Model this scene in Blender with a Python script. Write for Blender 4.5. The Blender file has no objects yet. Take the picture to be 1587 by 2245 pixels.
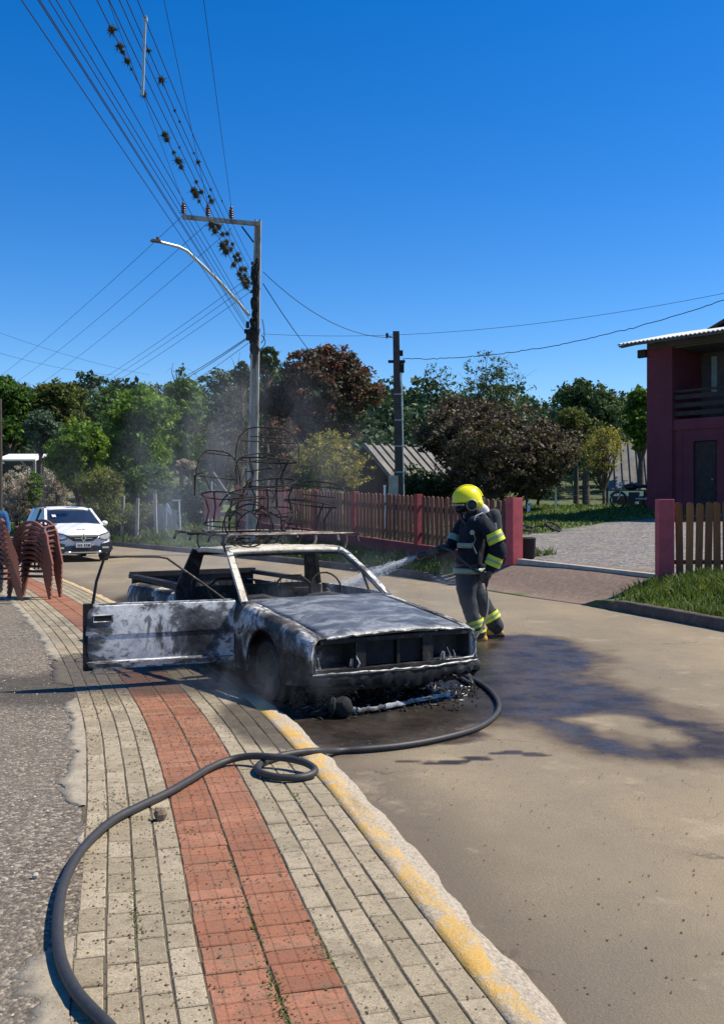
import bpy, math, random
import numpy as np
from mathutils import Vector, Matrix
random.seed(7); rng = np.random.default_rng(7)
scene = bpy.context.scene
COL = scene.collection
R = math.radians

# ---------------------------------------------------------------- camera
F, CX, HZ, CAMZ = 2150.0, 793.5, 1104.0, 1.64      # focal length (px of a 1587x2245 picture), centre, horizon row, eye height
cam_d = bpy.data.cameras.new('camera'); cam = bpy.data.objects.new('camera', cam_d); COL.objects.link(cam)
cam_d.sensor_fit = 'VERTICAL'; cam_d.sensor_height = 36; cam_d.lens = 36 * F / 2245
cam_d.shift_y = -(1122.5 - HZ) / 2245; cam_d.clip_start = .05; cam_d.clip_end = 3000
cam.location = (0, 0, CAMZ); cam.rotation_euler = (R(90), 0, 0); scene.camera = cam

# ---------------------------------------------------------------- light
SUN_EL, SUN_AZ = R(53), R(81)                      # azimuth clockwise from +Y (away from the camera): sun stands to the right
sd = bpy.data.lights.new('sun', 'SUN'); so = bpy.data.objects.new('sun', sd); COL.objects.link(so)
sd.energy = 5.0; sd.angle = R(.5); sd.color = (1, .915, .76)
sdir = Vector((math.sin(SUN_AZ) * math.cos(SUN_EL), math.cos(SUN_AZ) * math.cos(SUN_EL), math.sin(SUN_EL)))
so.rotation_euler = sdir.to_track_quat('Z', 'Y').to_euler(); so.location = (20, 5, 30)
w = bpy.data.worlds.new('World'); scene.world = w; w.use_nodes = True
nt = w.node_tree; bg = nt.nodes['Background']
sky = nt.nodes.new('ShaderNodeTexSky'); sky.sky_type = 'NISHITA'; sky.sun_disc = False
sky.sun_elevation = SUN_EL; sky.sun_rotation = SUN_AZ; sky.altitude = 600; sky.air_density = 1.0; sky.dust_density = .3; sky.ozone_density = 4.0
hs = nt.nodes.new('ShaderNodeHueSaturation'); hs.inputs['Saturation'].default_value = 1.40; hs.inputs['Value'].default_value = 1.0; hs.inputs['Hue'].default_value = .509
nt.links.new(sky.outputs[0], hs.inputs['Color']); nt.links.new(hs.outputs[0], bg.inputs[0])
bg.inputs[1].default_value = .12
scene.view_settings.view_transform = 'Standard'; scene.view_settings.look = 'None'
scene.view_settings.exposure = 0.42; scene.view_settings.gamma = 1.0; scene.view_settings.use_curve_mapping = False

def P(px, py, d):                                   # a point d metres ahead that shows at (px, py)
    return Vector(((px - CX) / F * d, d, CAMZ - (py - HZ) / F * d))
def G(px, py, z=0.0):                               # ... on the level z
    d = (CAMZ - z) * F / (py - HZ); return Vector(((px - CX) / F * d, d, z))

# ---------------------------------------------------------------- mesh helpers
class MB:
    def __init__(s): s.v = []; s.f = []; s.m = []
    def add(s, vs, fs, mi=0):
        b = len(s.v); s.v += [tuple(v) for v in vs]; s.f += [tuple(b + i for i in f) for f in fs]; s.m += [mi] * len(fs); return s
    def box(s, c, size, rot=None, mi=0, taper=1.0):
        hx, hy, hz = size[0]/2, size[1]/2, size[2]/2; c = Vector(c)
        M_ = rot if rot is not None else Matrix.Identity(3)
        vs = []
        for z in (-1, 1):
            k = taper if z > 0 else 1
            for x, y in ((-1,-1),(1,-1),(1,1),(-1,1)): vs.append(c + M_ @ Vector((x*hx*k, y*hy*k, z*hz)))
        return s.add(vs, [(3,2,1,0),(4,5,6,7),(0,1,5,4),(1,2,6,5),(2,3,7,6),(3,0,4,7)], mi)
    def bar(s, a, b, w, h, up=(0,0,1), mi=0):       # rectangular bar from a to b
        a, b = Vector(a), Vector(b); d = (b-a).normalized(); u = Vector(up)
        x = d.cross(u)
        if x.length < 1e-4: x = d.cross(Vector((1,0,0)))
        x.normalize(); y = x.cross(d).normalized()
        vs = [p + x*i*w/2 + y*j*h/2 for p in (a, b) for i, j in ((-1,-1),(1,-1),(1,1),(-1,1))]
        return s.add(vs, [(3,2,1,0),(4,5,6,7),(0,1,5,4),(1,2,6,5),(2,3,7,6),(3,0,4,7)], mi)
    def tube(s, pts, rad, n=8, closed=False, mi=0, flat=1.0, cap=True):
        pts = [Vector(p) for p in pts]; m = len(pts)
        rad = [rad]*m if not hasattr(rad, '__len__') else list(rad)
        vs = []; fs = []; prev = None
        for i in range(m):
            if closed: t = (pts[(i+1) % m] - pts[i-1])
            else: t = pts[min(i+1, m-1)] - pts[max(i-1, 0)]
            t.normalize()
            if prev is None:
                a = Vector((0,0,1)) if abs(t.z) < .9 else Vector((1,0,0)); x = t.cross(a).normalized()
            else:
                x = prev - t * prev.dot(t)
                x = x.normalized() if x.length > 1e-5 else t.orthogonal().normalized()
            prev = x; y = t.cross(x)
            for k in range(n):
                an = 2*math.pi*k/n; vs.append(pts[i] + x*math.cos(an)*rad[i] + y*math.sin(an)*rad[i]*flat)
        for i in range(m if closed else m-1):
            a = i*n; b = ((i+1) % m)*n
            for k in range(n): fs.append((a+k, a+(k+1) % n, b+(k+1) % n, b+k))
        if not closed and cap:
            fs.append(tuple(range(n-1, -1, -1))); fs.append(tuple((m-1)*n + k for k in range(n)))
        return s.add(vs, fs, mi)
    def lathe(s, c, axis, prof, n=20, mi=0, cap=True):   # prof: (along, radius)
        c = Vector(c); ax = Vector(axis).normalized(); x = ax.orthogonal().normalized(); y = ax.cross(x)
        vs = []; fs = []
        for a, r in prof:
            for k in range(n):
                t = 2*math.pi*k/n; vs.append(c + ax*a + x*r*math.cos(t) + y*r*math.sin(t))
        for i in range(len(prof)-1):
            for k in range(n): fs.append((i*n+k, i*n+(k+1) % n, (i+1)*n+(k+1) % n, (i+1)*n+k))
        if cap:
            fs.append(tuple(range(n-1,-1,-1))); fs.append(tuple((len(prof)-1)*n+k for k in range(n)))
        return s.add(vs, fs, mi)
    def grid(s, rows, mi=0, flip=False):             # rows: list of equal lists of points
        n = len(rows[0]); vs = [p for r in rows for p in r]; fs = []
        for i in range(len(rows)-1):
            for k in range(n-1):
                q = (i*n+k, i*n+k+1, (i+1)*n+k+1, (i+1)*n+k)
                fs.append(q[::-1] if flip else q)
        return s.add(vs, fs, mi)
    def prism(s, poly, a, b, mi=0):                  # poly of 3D points, extruded by vector from a to b
        a = Vector(a); b = Vector(b); n = len(poly); P0 = [Vector(p)+a for p in poly]; P1 = [Vector(p)+b for p in poly]
        fs = [tuple(range(n-1,-1,-1)), tuple(range(n, 2*n))] + [(i, (i+1) % n, n+(i+1) % n, n+i) for i in range(n)]
        return s.add(P0+P1, fs, mi)
    def ell(s, c, r, n=14, m=9, rot=None, mi=0, noise=0, seed=0):
        c = Vector(c); M_ = rot if rot is not None else Matrix.Identity(3); rr = random.Random(seed); vs = []; fs = []
        for i in range(m+1):
            th = math.pi*i/m
            for k in range(n):
                ph = 2*math.pi*k/n; q = 1 + (rr.random()-.5)*noise
                vs.append(c + M_ @ Vector((r[0]*math.sin(th)*math.cos(ph)*q, r[1]*math.sin(th)*math.sin(ph)*q, r[2]*math.cos(th)*q)))
        for i in range(m):
            for k in range(n): fs.append((i*n+k, (i+1)*n+k, (i+1)*n+(k+1) % n, i*n+(k+1) % n))
        return s.add(vs, fs, mi)
    def mesh(s, name, mats, smooth=None):
        me = bpy.data.meshes.new(name); me.from_pydata(s.v, [], s.f)
        for m in (mats if isinstance(mats, (list, tuple)) else [mats]): me.materials.append(m)
        if any(s.m): me.polygons.foreach_set('material_index', s.m)
        me.update()
        if smooth is not None:
            me.shade_smooth() if smooth >= 180 else me.set_sharp_from_angle(angle=R(smooth))
            if smooth < 180:
                me.polygons.foreach_set('use_smooth', [True]*len(me.polygons)); me.set_sharp_from_angle(angle=R(smooth))
        return me
def link(name, me, parent=None, M_=None):
    o = bpy.data.objects.new(name, me); COL.objects.link(o)
    if M_ is not None: o.matrix_local = M_
    if parent is not None: o.parent = parent
    return o
def part(name, mb, mats, parent, smooth=40, label=None, M_=None):
    o = link(name, mb.mesh(name, mats, smooth), parent, M_)
    if label: o['label'] = label
    return o
def tag(o, label, cat, group=None):
    o['label'] = label; o['category'] = cat
    if group: o['group'] = group
    return o
def thing(name, label, cat, loc=(0,0,0), rz=0, group=None):
    o = bpy.data.objects.new(name, None); COL.objects.link(o); o.empty_display_size = .2
    o.location = loc; o.rotation_euler = (0, 0, rz); return tag(o, label, cat, group)
def single(name, mb, mats, label, cat, group=None, smooth=40, loc=None):
    o = link(name, mb.mesh(name, mats, smooth))
    if loc is not None: o.location = loc
    return tag(o, label, cat, group)
def struct(name, me, parent=None):
    o = link(name, me, parent); o['kind'] = 'structure'; return o
def copy_tree(o, parent=None):
    c = o.copy(); COL.objects.link(c)
    if parent is not None: c.parent = parent
    for ch in [x for x in KIDS.get(o.name, [])]: copy_tree(ch, c)
    return c
KIDS = {}
def note_kids(o):
    KIDS[o.name] = [x for x in bpy.data.objects if x.parent == o]
    for x in KIDS[o.name]: note_kids(x)
def bevel(o, w, seg=2):
    m = o.modifiers.new('bevel', 'BEVEL'); m.width = w; m.segments = seg; m.limit_method = 'ANGLE'; return o
def solid(o, t, off=-1):
    m = o.modifiers.new('solidify', 'SOLIDIFY'); m.thickness = t; m.offset = off; return o
def np_mesh(name, V, Fq, mat, tint=None, smooth=False):
    """fast mesh from arrays: V (n,3), Fq (m,k)"""
    me = bpy.data.meshes.new(name); k = Fq.shape[1]
    me.vertices.add(len(V)); me.vertices.foreach_set('co', V.astype(np.float32).ravel())
    me.loops.add(Fq.size); me.loops.foreach_set('vertex_index', Fq.astype(np.int32).ravel())
    me.polygons.add(len(Fq)); me.polygons.foreach_set('loop_start', (np.arange(len(Fq))*k).astype(np.int32))
    if smooth: me.polygons.foreach_set('use_smooth', np.ones(len(Fq), dtype=bool))
    me.update(calc_edges=True)
    if tint is not None:
        a = me.attributes.new('tint', 'FLOAT', 'POINT'); a.data.foreach_set('value', tint.astype(np.float32))
    for m in (mat if isinstance(mat, (list, tuple)) else [mat]): me.materials.append(m)
    return me
def attr(me, name, vals):
    a = me.attributes.new(name, 'FLOAT', 'POINT'); a.data.foreach_set('value', np.asarray(vals, dtype=np.float32))

def smooth01(x): x = np.clip(x, 0, 1); return x*x*(3-2*x)
def curve_fn(pts):                                   # smooth x(y) through points (Catmull-Rom tangents)
    ys = np.array([p[0] for p in pts], float); xs = np.array([p[1] for p in pts], float)
    m = np.gradient(xs, ys)
    def f(y):
        y = np.asarray(y, float); i = np.clip(np.searchsorted(ys, y)-1, 0, len(ys)-2)
        h = ys[i+1]-ys[i]; t = np.clip((y-ys[i])/h, 0, 1)
        r = (2*t**3-3*t**2+1)*xs[i] + (t**3-2*t**2+t)*h*m[i] + (-2*t**3+3*t**2)*xs[i+1] + (t**3-t**2)*h*m[i+1]
        r = np.where(y < ys[0], xs[0]+(y-ys[0])*m[0], r); return np.where(y > ys[-1], xs[-1]+(y-ys[-1])*m[-1], r)
    return f
# value noise for geometry
_P = rng.random((64, 64))
def vnoise(x, y, s=1.0):
    x = np.asarray(x, float)*s; y = np.asarray(y, float)*s; xi = np.floor(x).astype(int); yi = np.floor(y).astype(int)
    fx = smooth01(x-xi); fy = smooth01(y-yi); g = lambda a, b: _P[a % 64, b % 64]
    return (g(xi,yi)*(1-fx)+g(xi+1,yi)*fx)*(1-fy) + (g(xi,yi+1)*(1-fx)+g(xi+1,yi+1)*fx)*fy
# ---------------------------------------------------------------- materials
class NT:
    def __init__(s, name):
        s.mat = bpy.data.materials.new(name); s.mat.use_nodes = True; s.nt = s.mat.node_tree
        s.b = s.nt.nodes['Principled BSDF']; s.out = s.nt.nodes['Material Output']
    def n(s, t, **kw):
        nd = s.nt.nodes.new('ShaderNode'+t)
        for k, v in kw.items(): setattr(nd, k, v)
        return nd
    def l(s, a, b): s.nt.links.new(a, b); return s
    def put(s, sock, v):
        if isinstance(v, bpy.types.NodeSocket): s.nt.links.new(v, sock)
        elif v is not None: sock.default_value = (*v, 1) if (isinstance(v, (tuple, list)) and len(v) == 3 and sock.type == 'RGBA') else v
    def co(s, kind='Object'):
        t = s.n('TexCoord'); return t.outputs[kind]
    def pos(s): return s.n('NewGeometry').outputs['Position']
    def noise(s, scale, detail=5, rough=.6, co=None, dist=0, out='Fac'):
        t = s.n('TexNoise'); t.inputs['Scale'].default_value = scale; t.inputs['Detail'].default_value = detail
        t.inputs['Roughness'].default_value = rough; t.inputs['Distortion'].default_value = dist
        if co is not None: s.l(co, t.inputs['Vector'])
        return t.outputs[out]
    def vor(s, scale, co=None, feature='F1', out='Distance'):
        t = s.n('TexVoronoi', feature=feature); t.inputs['Scale'].default_value = scale
        if co is not None: s.l(co, t.inputs['Vector'])
        return t.outputs[out]
    def ramp(s, fac, stops, interp='LINEAR'):
        r = s.n('ValToRGB'); e = r.color_ramp.elements; r.color_ramp.interpolation = interp
        while len(e) > 1: e.remove(e[-1])
        e[0].position = stops[0][0]; e[0].color = (*stops[0][1], 1)
        for p, c in stops[1:]:
            x = e.new(p); x.color = (*c, 1)
        s.put(r.inputs[0], fac); return r.outputs[0]
    def step(s, v, a, b, lo=0., hi=1.):
        m = s.n('MapRange', interpolation_type='SMOOTHSTEP'); s.put(m.inputs[0], v)
        for i, x in zip((1, 2, 3, 4), (a, b, lo, hi)): m.inputs[i].default_value = x
        return m.outputs[0]
    def math(s, op, a, b=0.0, c=None):
        m = s.n('Math', operation=op); s.put(m.inputs[0], a); s.put(m.inputs[1], b)
        if c is not None: s.put(m.inputs[2], c)
        return m.outputs[0]
    def mix(s, f, a, b, mode='MIX'):
        m = s.n('Mix', data_type='RGBA', blend_type=mode); s.put(m.inputs[0], f); s.put(m.inputs[6], a); s.put(m.inputs[7], b); return m.outputs[2]
    def attr(s, name): return s.n('Attribute', attribute_name=name).outputs['Fac']
    def map(s, co, scale=(1,1,1), loc=(0,0,0)):
        m = s.n('Mapping'); s.l(co, m.inputs[0]); m.inputs['Scale'].default_value = scale; m.inputs['Location'].default_value = loc; return m.outputs[0]
    def bump(s, h, strength=.3, dist=.02, prev=None):
        b = s.n('Bump'); b.inputs['Strength'].default_value = strength; b.inputs['Distance'].default_value = dist; s.put(b.inputs['Height'], h)
        if prev is not None: s.l(prev, b.inputs['Normal'])
        return b.outputs[0]
    def done(s, col=None, rough=None, metal=None, bump=None, spec=None):
        if col is not None: s.put(s.b.inputs['Base Color'], col)
        if rough is not None: s.put(s.b.inputs['Roughness'], rough)
        if metal is not None: s.put(s.b.inputs['Metallic'], metal)
        if spec is not None: s.put(s.b.inputs['Specular IOR Level'], spec)
        if bump is not None: s.l(bump, s.b.inputs['Normal'])
        return s.mat
def simple(name, col, rough=.7, metal=0, var=.15, scale=6, bump=.1, spec=.4, dist=.01):
    m = NT(name); c = m.noise(scale, 6, .65, m.co()); a = tuple(x*(1-var) for x in col); b = tuple(min(1, x*(1+var)) for x in col)
    return m.done(m.ramp(c, [(.3, a), (.7, b)]), rough, metal, m.bump(m.noise(scale*6, 4, .6, m.co()), bump, dist) if bump else None, spec)

# masks in place coordinates: soot and water, with the truck's shadow painted in
def spot(m, c, r, ang=0, edge=.5, nz=None, wob=.6):
    p = m.pos(); v = m.n('VectorMath', operation='SUBTRACT'); m.l(p, v.inputs[0]); v.inputs[1].default_value = (c[0], c[1], 0)
    rot = m.n('VectorRotate', rotation_type='Z_AXIS'); m.l(v.outputs[0], rot.inputs['Vector']); rot.inputs['Angle'].default_value = -ang
    sc = m.n('VectorMath', operation='MULTIPLY'); m.l(rot.outputs[0], sc.inputs[0]); sc.inputs[1].default_value = (1/r[0], 1/r[1], 0)
    ln = m.n('VectorMath', operation='LENGTH'); m.l(sc.outputs[0], ln.inputs[0])
    d = m.math('ADD', ln.outputs['Value'], m.math('MULTIPLY', m.math('SUBTRACT', nz, .5), wob))
    return m.step(d, 1-edge, 1+edge*.2, 1, 0)

def paver_mat(name, c0, c1, c2, grooves=False):
    m = NT(name); p = m.pos(); info = m.n('ObjectInfo').outputs['Random']
    isl = m.n('NewGeometry').outputs['Random Per Island']
    rnd = m.math('FRACT', m.math('ADD', info, isl))
    base = m.ramp(rnd, [(0, c0), (.5, c1), (1, c2)])
    n1 = m.noise(9, 6, .7, p); n2 = m.noise(140, 3, .7, p); n3 = m.noise(1.2, 4, .6, p)
    col = m.mix(m.step(n1, .42, .7, .0, .5), base, tuple(x*.62 for x in c1))
    col = m.mix(m.step(n3, .5, .7, 0, .25), col, tuple(x*.75 for x in c1))
    col = m.mix(m.step(n2, .35, .7, .5, 0), col, (.09,.075,.05)); n4 = m.noise(22, 6, .75, p); col = m.mix(m.step(n4, .50, .66, 0, .55), col, (.15,.12,.08)); col = m.mix(m.step(m.noise(4.5,7,.75,m.map(p,(1,1,1),(3,8,1))), .50, .68, 0, .5), col, (.17,.135,.09))
    # dark lichen and grit specks
    sp = m.vor(46, p); nsp = m.noise(3, 3, .6, p)
    col = m.mix(m.math('MULTIPLY', m.step(sp, .10, .22, 1, 0), m.step(nsp, .38, .58, .15, .95)), col, (.055,.045,.03))
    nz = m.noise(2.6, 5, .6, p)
    wet = m.math('MAXIMUM', spot(m, (-.62, 7.05), (.42, .95), .33, .25, nz, .35), spot(m, (-1.9, 9.3), (1.6, 1.55), .45, .35, nz, .5))  # damp soot together with the shadow of truck and door, painted dark
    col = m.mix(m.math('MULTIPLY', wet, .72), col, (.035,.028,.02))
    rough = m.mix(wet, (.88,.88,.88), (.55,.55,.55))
    h = m.math('ADD', m.math('MULTIPLY', n2, .6), m.math('MULTIPLY', n1, .6))
    return m.done(col, rough, 0, m.bump(h, .55, .004), .3)

M = {}
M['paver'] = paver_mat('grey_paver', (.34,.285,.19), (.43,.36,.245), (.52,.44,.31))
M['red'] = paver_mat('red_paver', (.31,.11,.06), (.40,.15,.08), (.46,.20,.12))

def burnt(name, stops, scale=3.0, rough=(.5,.9), metal=.15, streak=(1,1,1), seed=0, rust=.25, spec=.4):
    """scorched sheet metal: soot, grey ash, burnt-off white and a little rust"""
    m = NT(name); co = m.map(m.co(), streak, (seed*3.7, seed*1.3, seed)); n = m.noise(scale, 8, .68, co, .6)
    col = m.ramp(n, stops); n2 = m.noise(scale*7, 5, .7, co)
    col = m.mix(m.step(n2, .5, .72, 0, .6), col, (.012,.012,.014))
    col = m.mix(m.step(m.noise(scale*2.1, 6, .7, m.map(m.co(), (1,1,1), (9,seed,4))), .56, .7, 0, rust), col, (.17,.075,.035))
    r = m.ramp(n2, [(.2, (rough[0],)*3), (.8, (rough[1],)*3)])
    return m.done(col, r, metal, m.bump(m.math('ADD', n2, n), .35, .006), spec)
SO = (.008,.008,.010)
M['burnt_hood'] = burnt('scorched_hood', [(.30,(.03,.036,.046)),(.42,(.06,.075,.10)),(.52,(.12,.138,.16)),(.58,(.25,.27,.29)),(.63,(.14,.155,.18)),(.72,(.08,.085,.10))], 2.4, (.42,.75), .15, (1,2.2,1), 2, .12, .6)
M['burnt_door'] = burnt('scorched_door', [(.34,SO),(.43,(.05,.052,.056)),(.50,(.13,.135,.14)),(.53,(.45,.46,.46)),(.61,(.68,.69,.68)),(.66,(.22,.22,.22)),(.74,(.05,.05,.05))], 2.1, (.4,.85), .1, (1,1,1.3), 5, .1)
M['burnt_fender'] = burnt('scorched_fender', [(.36,SO),(.44,(.04,.037,.034)),(.51,(.11,.10,.09)),(.55,(.28,.27,.25)),(.60,(.62,.63,.62)),(.65,(.12,.10,.08)),(.72,(.03,.025,.02))], 3.0, (.5,.85), .1, (1,.8,1), 1, .35)
M['burnt_roof'] = burnt('bleached_roof_metal', [(.25,(.14,.11,.08)),(.40,(.50,.45,.36)),(.60,(.66,.62,.53)),(.72,(.35,.22,.13))], 3.5, (.5,.8), .1, (1,1,1), 3, .5)
M['burnt_rim'] = burnt('ash_white_edge', [(.38,(.03,.03,.03)),(.48,(.22,.22,.22)),(.56,(.60,.60,.58)),(.68,(.08,.08,.08))], 5.0, (.4,.8), .2, (1,1,1), 4, .15)
M['burnt_dark'] = burnt('sooty_metal', [(.35,SO),(.54,(.016,.016,.018)),(.62,(.05,.05,.052)),(.69,(.28,.28,.28)),(.74,(.03,.03,.03))], 4.0, (.45,.9), .2, (1,1,1), 6, .3)
M['soot'] = simple('soot_black', (.012,.012,.013), .9, 0, .4, 8, .4)
M['burnt_wire'] = simple('burnt_chair_steel', (.03,.022,.02), .75, .3, .5, 10, .2)
M['rack'] = burnt('scorched_rack_steel', [(.35,(.05,.03,.03)),(.5,(.12,.10,.09)),(.62,(.30,.28,.25))], 6.0, (.5,.8), .3, (1,1,1), 7, .5)

def leaf_mat(name, stops, trans=.35, rough=.6):
    m = NT(name); t = m.attr('tint'); col = m.ramp(t, stops)
    m.done(col, rough, 0, None, .3)
    tr = m.n('BsdfTranslucent'); m.l(m.mix(1, col, (1.3,1.35,.7), 'MULTIPLY'), tr.inputs[0])
    mx = m.n('MixShader'); mx.inputs[0].default_value = trans
    m.l(m.b.outputs[0], mx.inputs[1]); m.l(tr.outputs[0], mx.inputs[2]); m.l(mx.outputs[0], m.out.inputs[0]); return m.mat
M['leaf_green'] = leaf_mat('leaf_green', [(0, (0.027, 0.063, 0.012)), (0.5, (0.0826, 0.165, 0.024)), (1, (0.195, 0.315, 0.045))])
M['leaf_bright'] = leaf_mat('leaf_bright', [(0, (0.0403, 0.092, 0.0115)), (0.5, (0.115, 0.207, 0.023)), (1, (0.2185, 0.3335, 0.046))])
M['leaf_dark'] = leaf_mat('leaf_dark', [(0, (0.0213, 0.0425, 0.017)), (0.5, (0.0553, 0.0956, 0.034)), (1, (0.1275, 0.1806, 0.0638))], .2)
M['leaf_far'] = leaf_mat('leaf_far', [(0, (0.0315, 0.0585, 0.0293)), (0.5, (0.0675, 0.1125, 0.054)), (1, (0.1463, 0.1913, 0.09))], .15)
M['leaf_red'] = leaf_mat('leaf_red', [(0, (0.0378, 0.0294, 0.021)), (0.4, (0.0736, 0.0714, 0.0378)), (0.75, (0.1576, 0.0756, 0.0526)), (1, (0.273, 0.084, 0.063))], .2)
M['leaf_brown'] = leaf_mat('leaf_brown', [(0, (0.0307, 0.0269, 0.0192)), (0.5, (0.0864, 0.0691, 0.0461)), (0.8, (0.144, 0.096, 0.0691)), (1, (0.1152, 0.1632, 0.0576))], .2)
M['leaf_yellow'] = leaf_mat('leaf_yellow', [(0,(.09,.10,.03)),(.4,(.20,.19,.06)),(.75,(.36,.31,.07)),(1,(.55,.44,.15))], .35)
M['leaf_olive'] = leaf_mat('leaf_olive', [(0, (0.0501, 0.0644, 0.0172)), (0.5, (0.1287, 0.1502, 0.0358)), (1, (0.2288, 0.2431, 0.0715))])
M['leaf_grey'] = leaf_mat('leaf_grey', [(0, (0.0563, 0.0515, 0.0354)), (0.5, (0.1127, 0.1095, 0.0725)), (1, (0.1932, 0.1771, 0.1449))], .2)
M['leaf_blue'] = leaf_mat('leaf_bluegreen', [(0, (0.0325, 0.0585, 0.039)), (0.5, (0.078, 0.13, 0.078)), (1, (0.156, 0.221, 0.143))], .25)
M['leaf_pink'] = leaf_mat('plume_pinkwhite', [(0,(.16,.12,.10)),(.5,(.42,.36,.32)),(1,(.66,.60,.55))], .3)
M['grass'] = leaf_mat('grass_blade', [(0,(.04,.06,.012)),(.5,(.09,.14,.025)),(.8,(.16,.20,.05)),(1,(.30,.26,.11))], .35)
M['bark'] = simple('bark', (.09,.07,.055), .9, 0, .4, 5, .6, .3, .03)
# ---------------------------------------------------------------- the street's two edges (x as a function of the distance y)
KX = curve_fn([(-12,4.3),(-4,2.5),(0,1.3),(1.5,.84),(2.96,.444),(3.64,.2625),(4.56,.03),(5.32,-.165),(6.17,-.40),(7,-.64),(9,-1.32),(11,-2.08),(14.9,-3.75),(19.2,-5.75),(26,-9.4),(35,-14.9),(50,-25.5),(75,-44)])
RX = curve_fn([(-12,9.6),(0,7.4),(5,6.4),(10,5.3),(12.6,4.65),(15.5,3.68),(17.1,2.9),(19.5,1.88),(21.4,1.2),(25,-.85),(30,-4.0),(34.9,-7.35),(45,-14.5),(60,-26),(75,-38)])
def slope(fn, y): return (fn(np.asarray(y)+.05)-fn(np.asarray(y)-.05))/.1
yy = np.arange(-12, 75, .02); xx = KX(yy); arc = np.concatenate([[0], np.cumsum(np.hypot(np.diff(xx), np.diff(yy)))])
S0 = np.interp(2.0, yy, arc)                         # s = 0 at y = 2
def kp(s, u, z=0.0):                                  # point at arc length s, u to the right of the kerb's paver edge
    y = np.interp(s+S0, arc, yy); x = KX(y); sl = slope(KX, y); n = np.hypot(sl, 1); return x + u/n, y - u*sl/n
def kang(s):
    y = np.interp(s+S0, arc, yy); return math.atan2(1, float(slope(KX, y)))   # heading of the path
ZS = .07                                              # pavement level

def dist_poly(px, py, poly):                          # signed distance, negative inside
    P_ = np.array(poly); n = len(P_); d = np.full(px.shape, 1e9); ins = np.zeros(px.shape, bool)
    for i in range(n):
        a, b = P_[i], P_[(i+1) % n]; e = b-a; wx, wy = px-a[0], py-a[1]
        t = np.clip((wx*e[0]+wy*e[1])/(e@e+1e-9), 0, 1); d = np.minimum(d, np.hypot(wx-e[0]*t, wy-e[1]*t))
        c = ((a[1] > py) != (b[1] > py)) & (px < (b[0]-a[0])*(py-a[1])/((b[1]-a[1]) or 1e-9)+a[0]); ins ^= c
    return np.where(ins, -d, d)

# ---------------------------------------------------------------- road
wet1 = [G(*p)[:2] for p in [(1020,1400),(1050,1396),(1150,1386),(1240,1402),(1310,1430),(1350,1455),(1300,1480),(1330,1496),(1410,1515),(1510,1555),(1640,1625),(1640,1680),(1500,1674),(1380,1665),(1290,1656),(1210,1637),(1150,1610),(1095,1592),(1060,1608),(960,1625),(860,1636),(740,1648),(660,1600),(560,1530),(600,1450),(900,1400)]]
dry = [G(*p)[:2] for p in [(1270,1580),(1340,1568),(1410,1574),(1470,1600),(1480,1622),(1410,1628),(1330,1612),(1280,1598)]]
sootp = [G(*p)[:2] for p in [(560,1520),(700,1560),(820,1575),(960,1540),(1020,1500),(1060,1470),(1040,1420),(700,1380),(450,1350),(300,1290),(240,1330),(420,1440)]]
ys = np.concatenate([np.arange(-12,2,.5), np.arange(2,13,.05), np.arange(13,30,.2), np.arange(30,75,.8)])
NW = 170
V = []; 
for y in ys:
    x0 = KX(y)-.1; x1 = RX(y)+.05; t = np.linspace(0, 1, NW); V.append(np.stack([x0+(x1-x0)*t, np.full(NW, y), np.zeros(NW)], 1))
V = np.concatenate(V); n_ = len(ys)
ii = (np.arange(n_-1)[:,None]*NW + np.arange(NW-1)[None,:]).ravel(); Q = np.stack([ii, ii+1, ii+NW+1, ii+NW], 1)
X, Y = V[:,0], V[:,1]
V[:,2] = (vnoise(X,Y,.5)-.5)*.012
nz = vnoise(X,Y,1.7)*.5+vnoise(X+9,Y,4.3)*.3+vnoise(X,Y+5,11)*.2-.5
wet = smooth01((.30-(dist_poly(X,Y,wet1)+nz*.6))/.7)
wet *= 1-smooth01((.16-(dist_poly(X,Y,dry)+nz*.7))/.40)
for (a,b) in [(890,1668),(940,1671),(985,1671),(1010,1667),(1040,1661),(1055,1664),(1088,1652),(1110,1650),(1125,1646),(1160,1652),(1185,1655)]:
    c = G(a,b); r = .030+.035*random.random(); wet = np.maximum(wet, smooth01((1-np.hypot((X-c.x)/(r*2.2),(Y-c.y)/(r*1.1)))*3))
for k in range(26):
    c = G(random.uniform(640,1000), random.uniform(1570,1640)); r = .1+.15*random.random()
    wet = np.maximum(wet, .8*smooth01((1-np.hypot((X-c.x)/(r*2),(Y-c.y)/r)+nz)*2))
soot = .62*smooth01((.3-(dist_poly(X,Y,[G(*p)[:2] for p in [(560,1520),(640,1600),(700,1640),(860,1630),(980,1605),(1060,1585),(1090,1545),(1060,1480),(700,1400)]])+nz*.4))/.4)
soot = np.maximum(soot, smooth01((.25-(dist_poly(X,Y,sootp)+nz*.5))/.35))
edge = smooth01(1-(X-KX(Y)-.2)/(.75+nz*.7))          # dark band of newer asphalt along the kerb
me = np_mesh('road', V, Q, None, smooth=True); me.materials.clear()
attr(me, 'wet', wet); attr(me, 'soot', soot); attr(me, 'edge', edge)
m = NT('dusty_asphalt'); p = m.pos(); a1 = m.noise(.55, 5, .6, m.map(p, (1,.6,1))); a2 = m.noise(7, 6, .7, p); a3 = m.noise(190, 3, .75, p); a4 = m.vor(75, p)
tan, grey = (.335,.265,.165), (.215,.18,.125)
col = m.mix(m.step(a1, .32, .66), tan, grey)
col = m.mix(m.step(a2, .35, .75, 0, .35), col, (.42,.33,.195))
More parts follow.
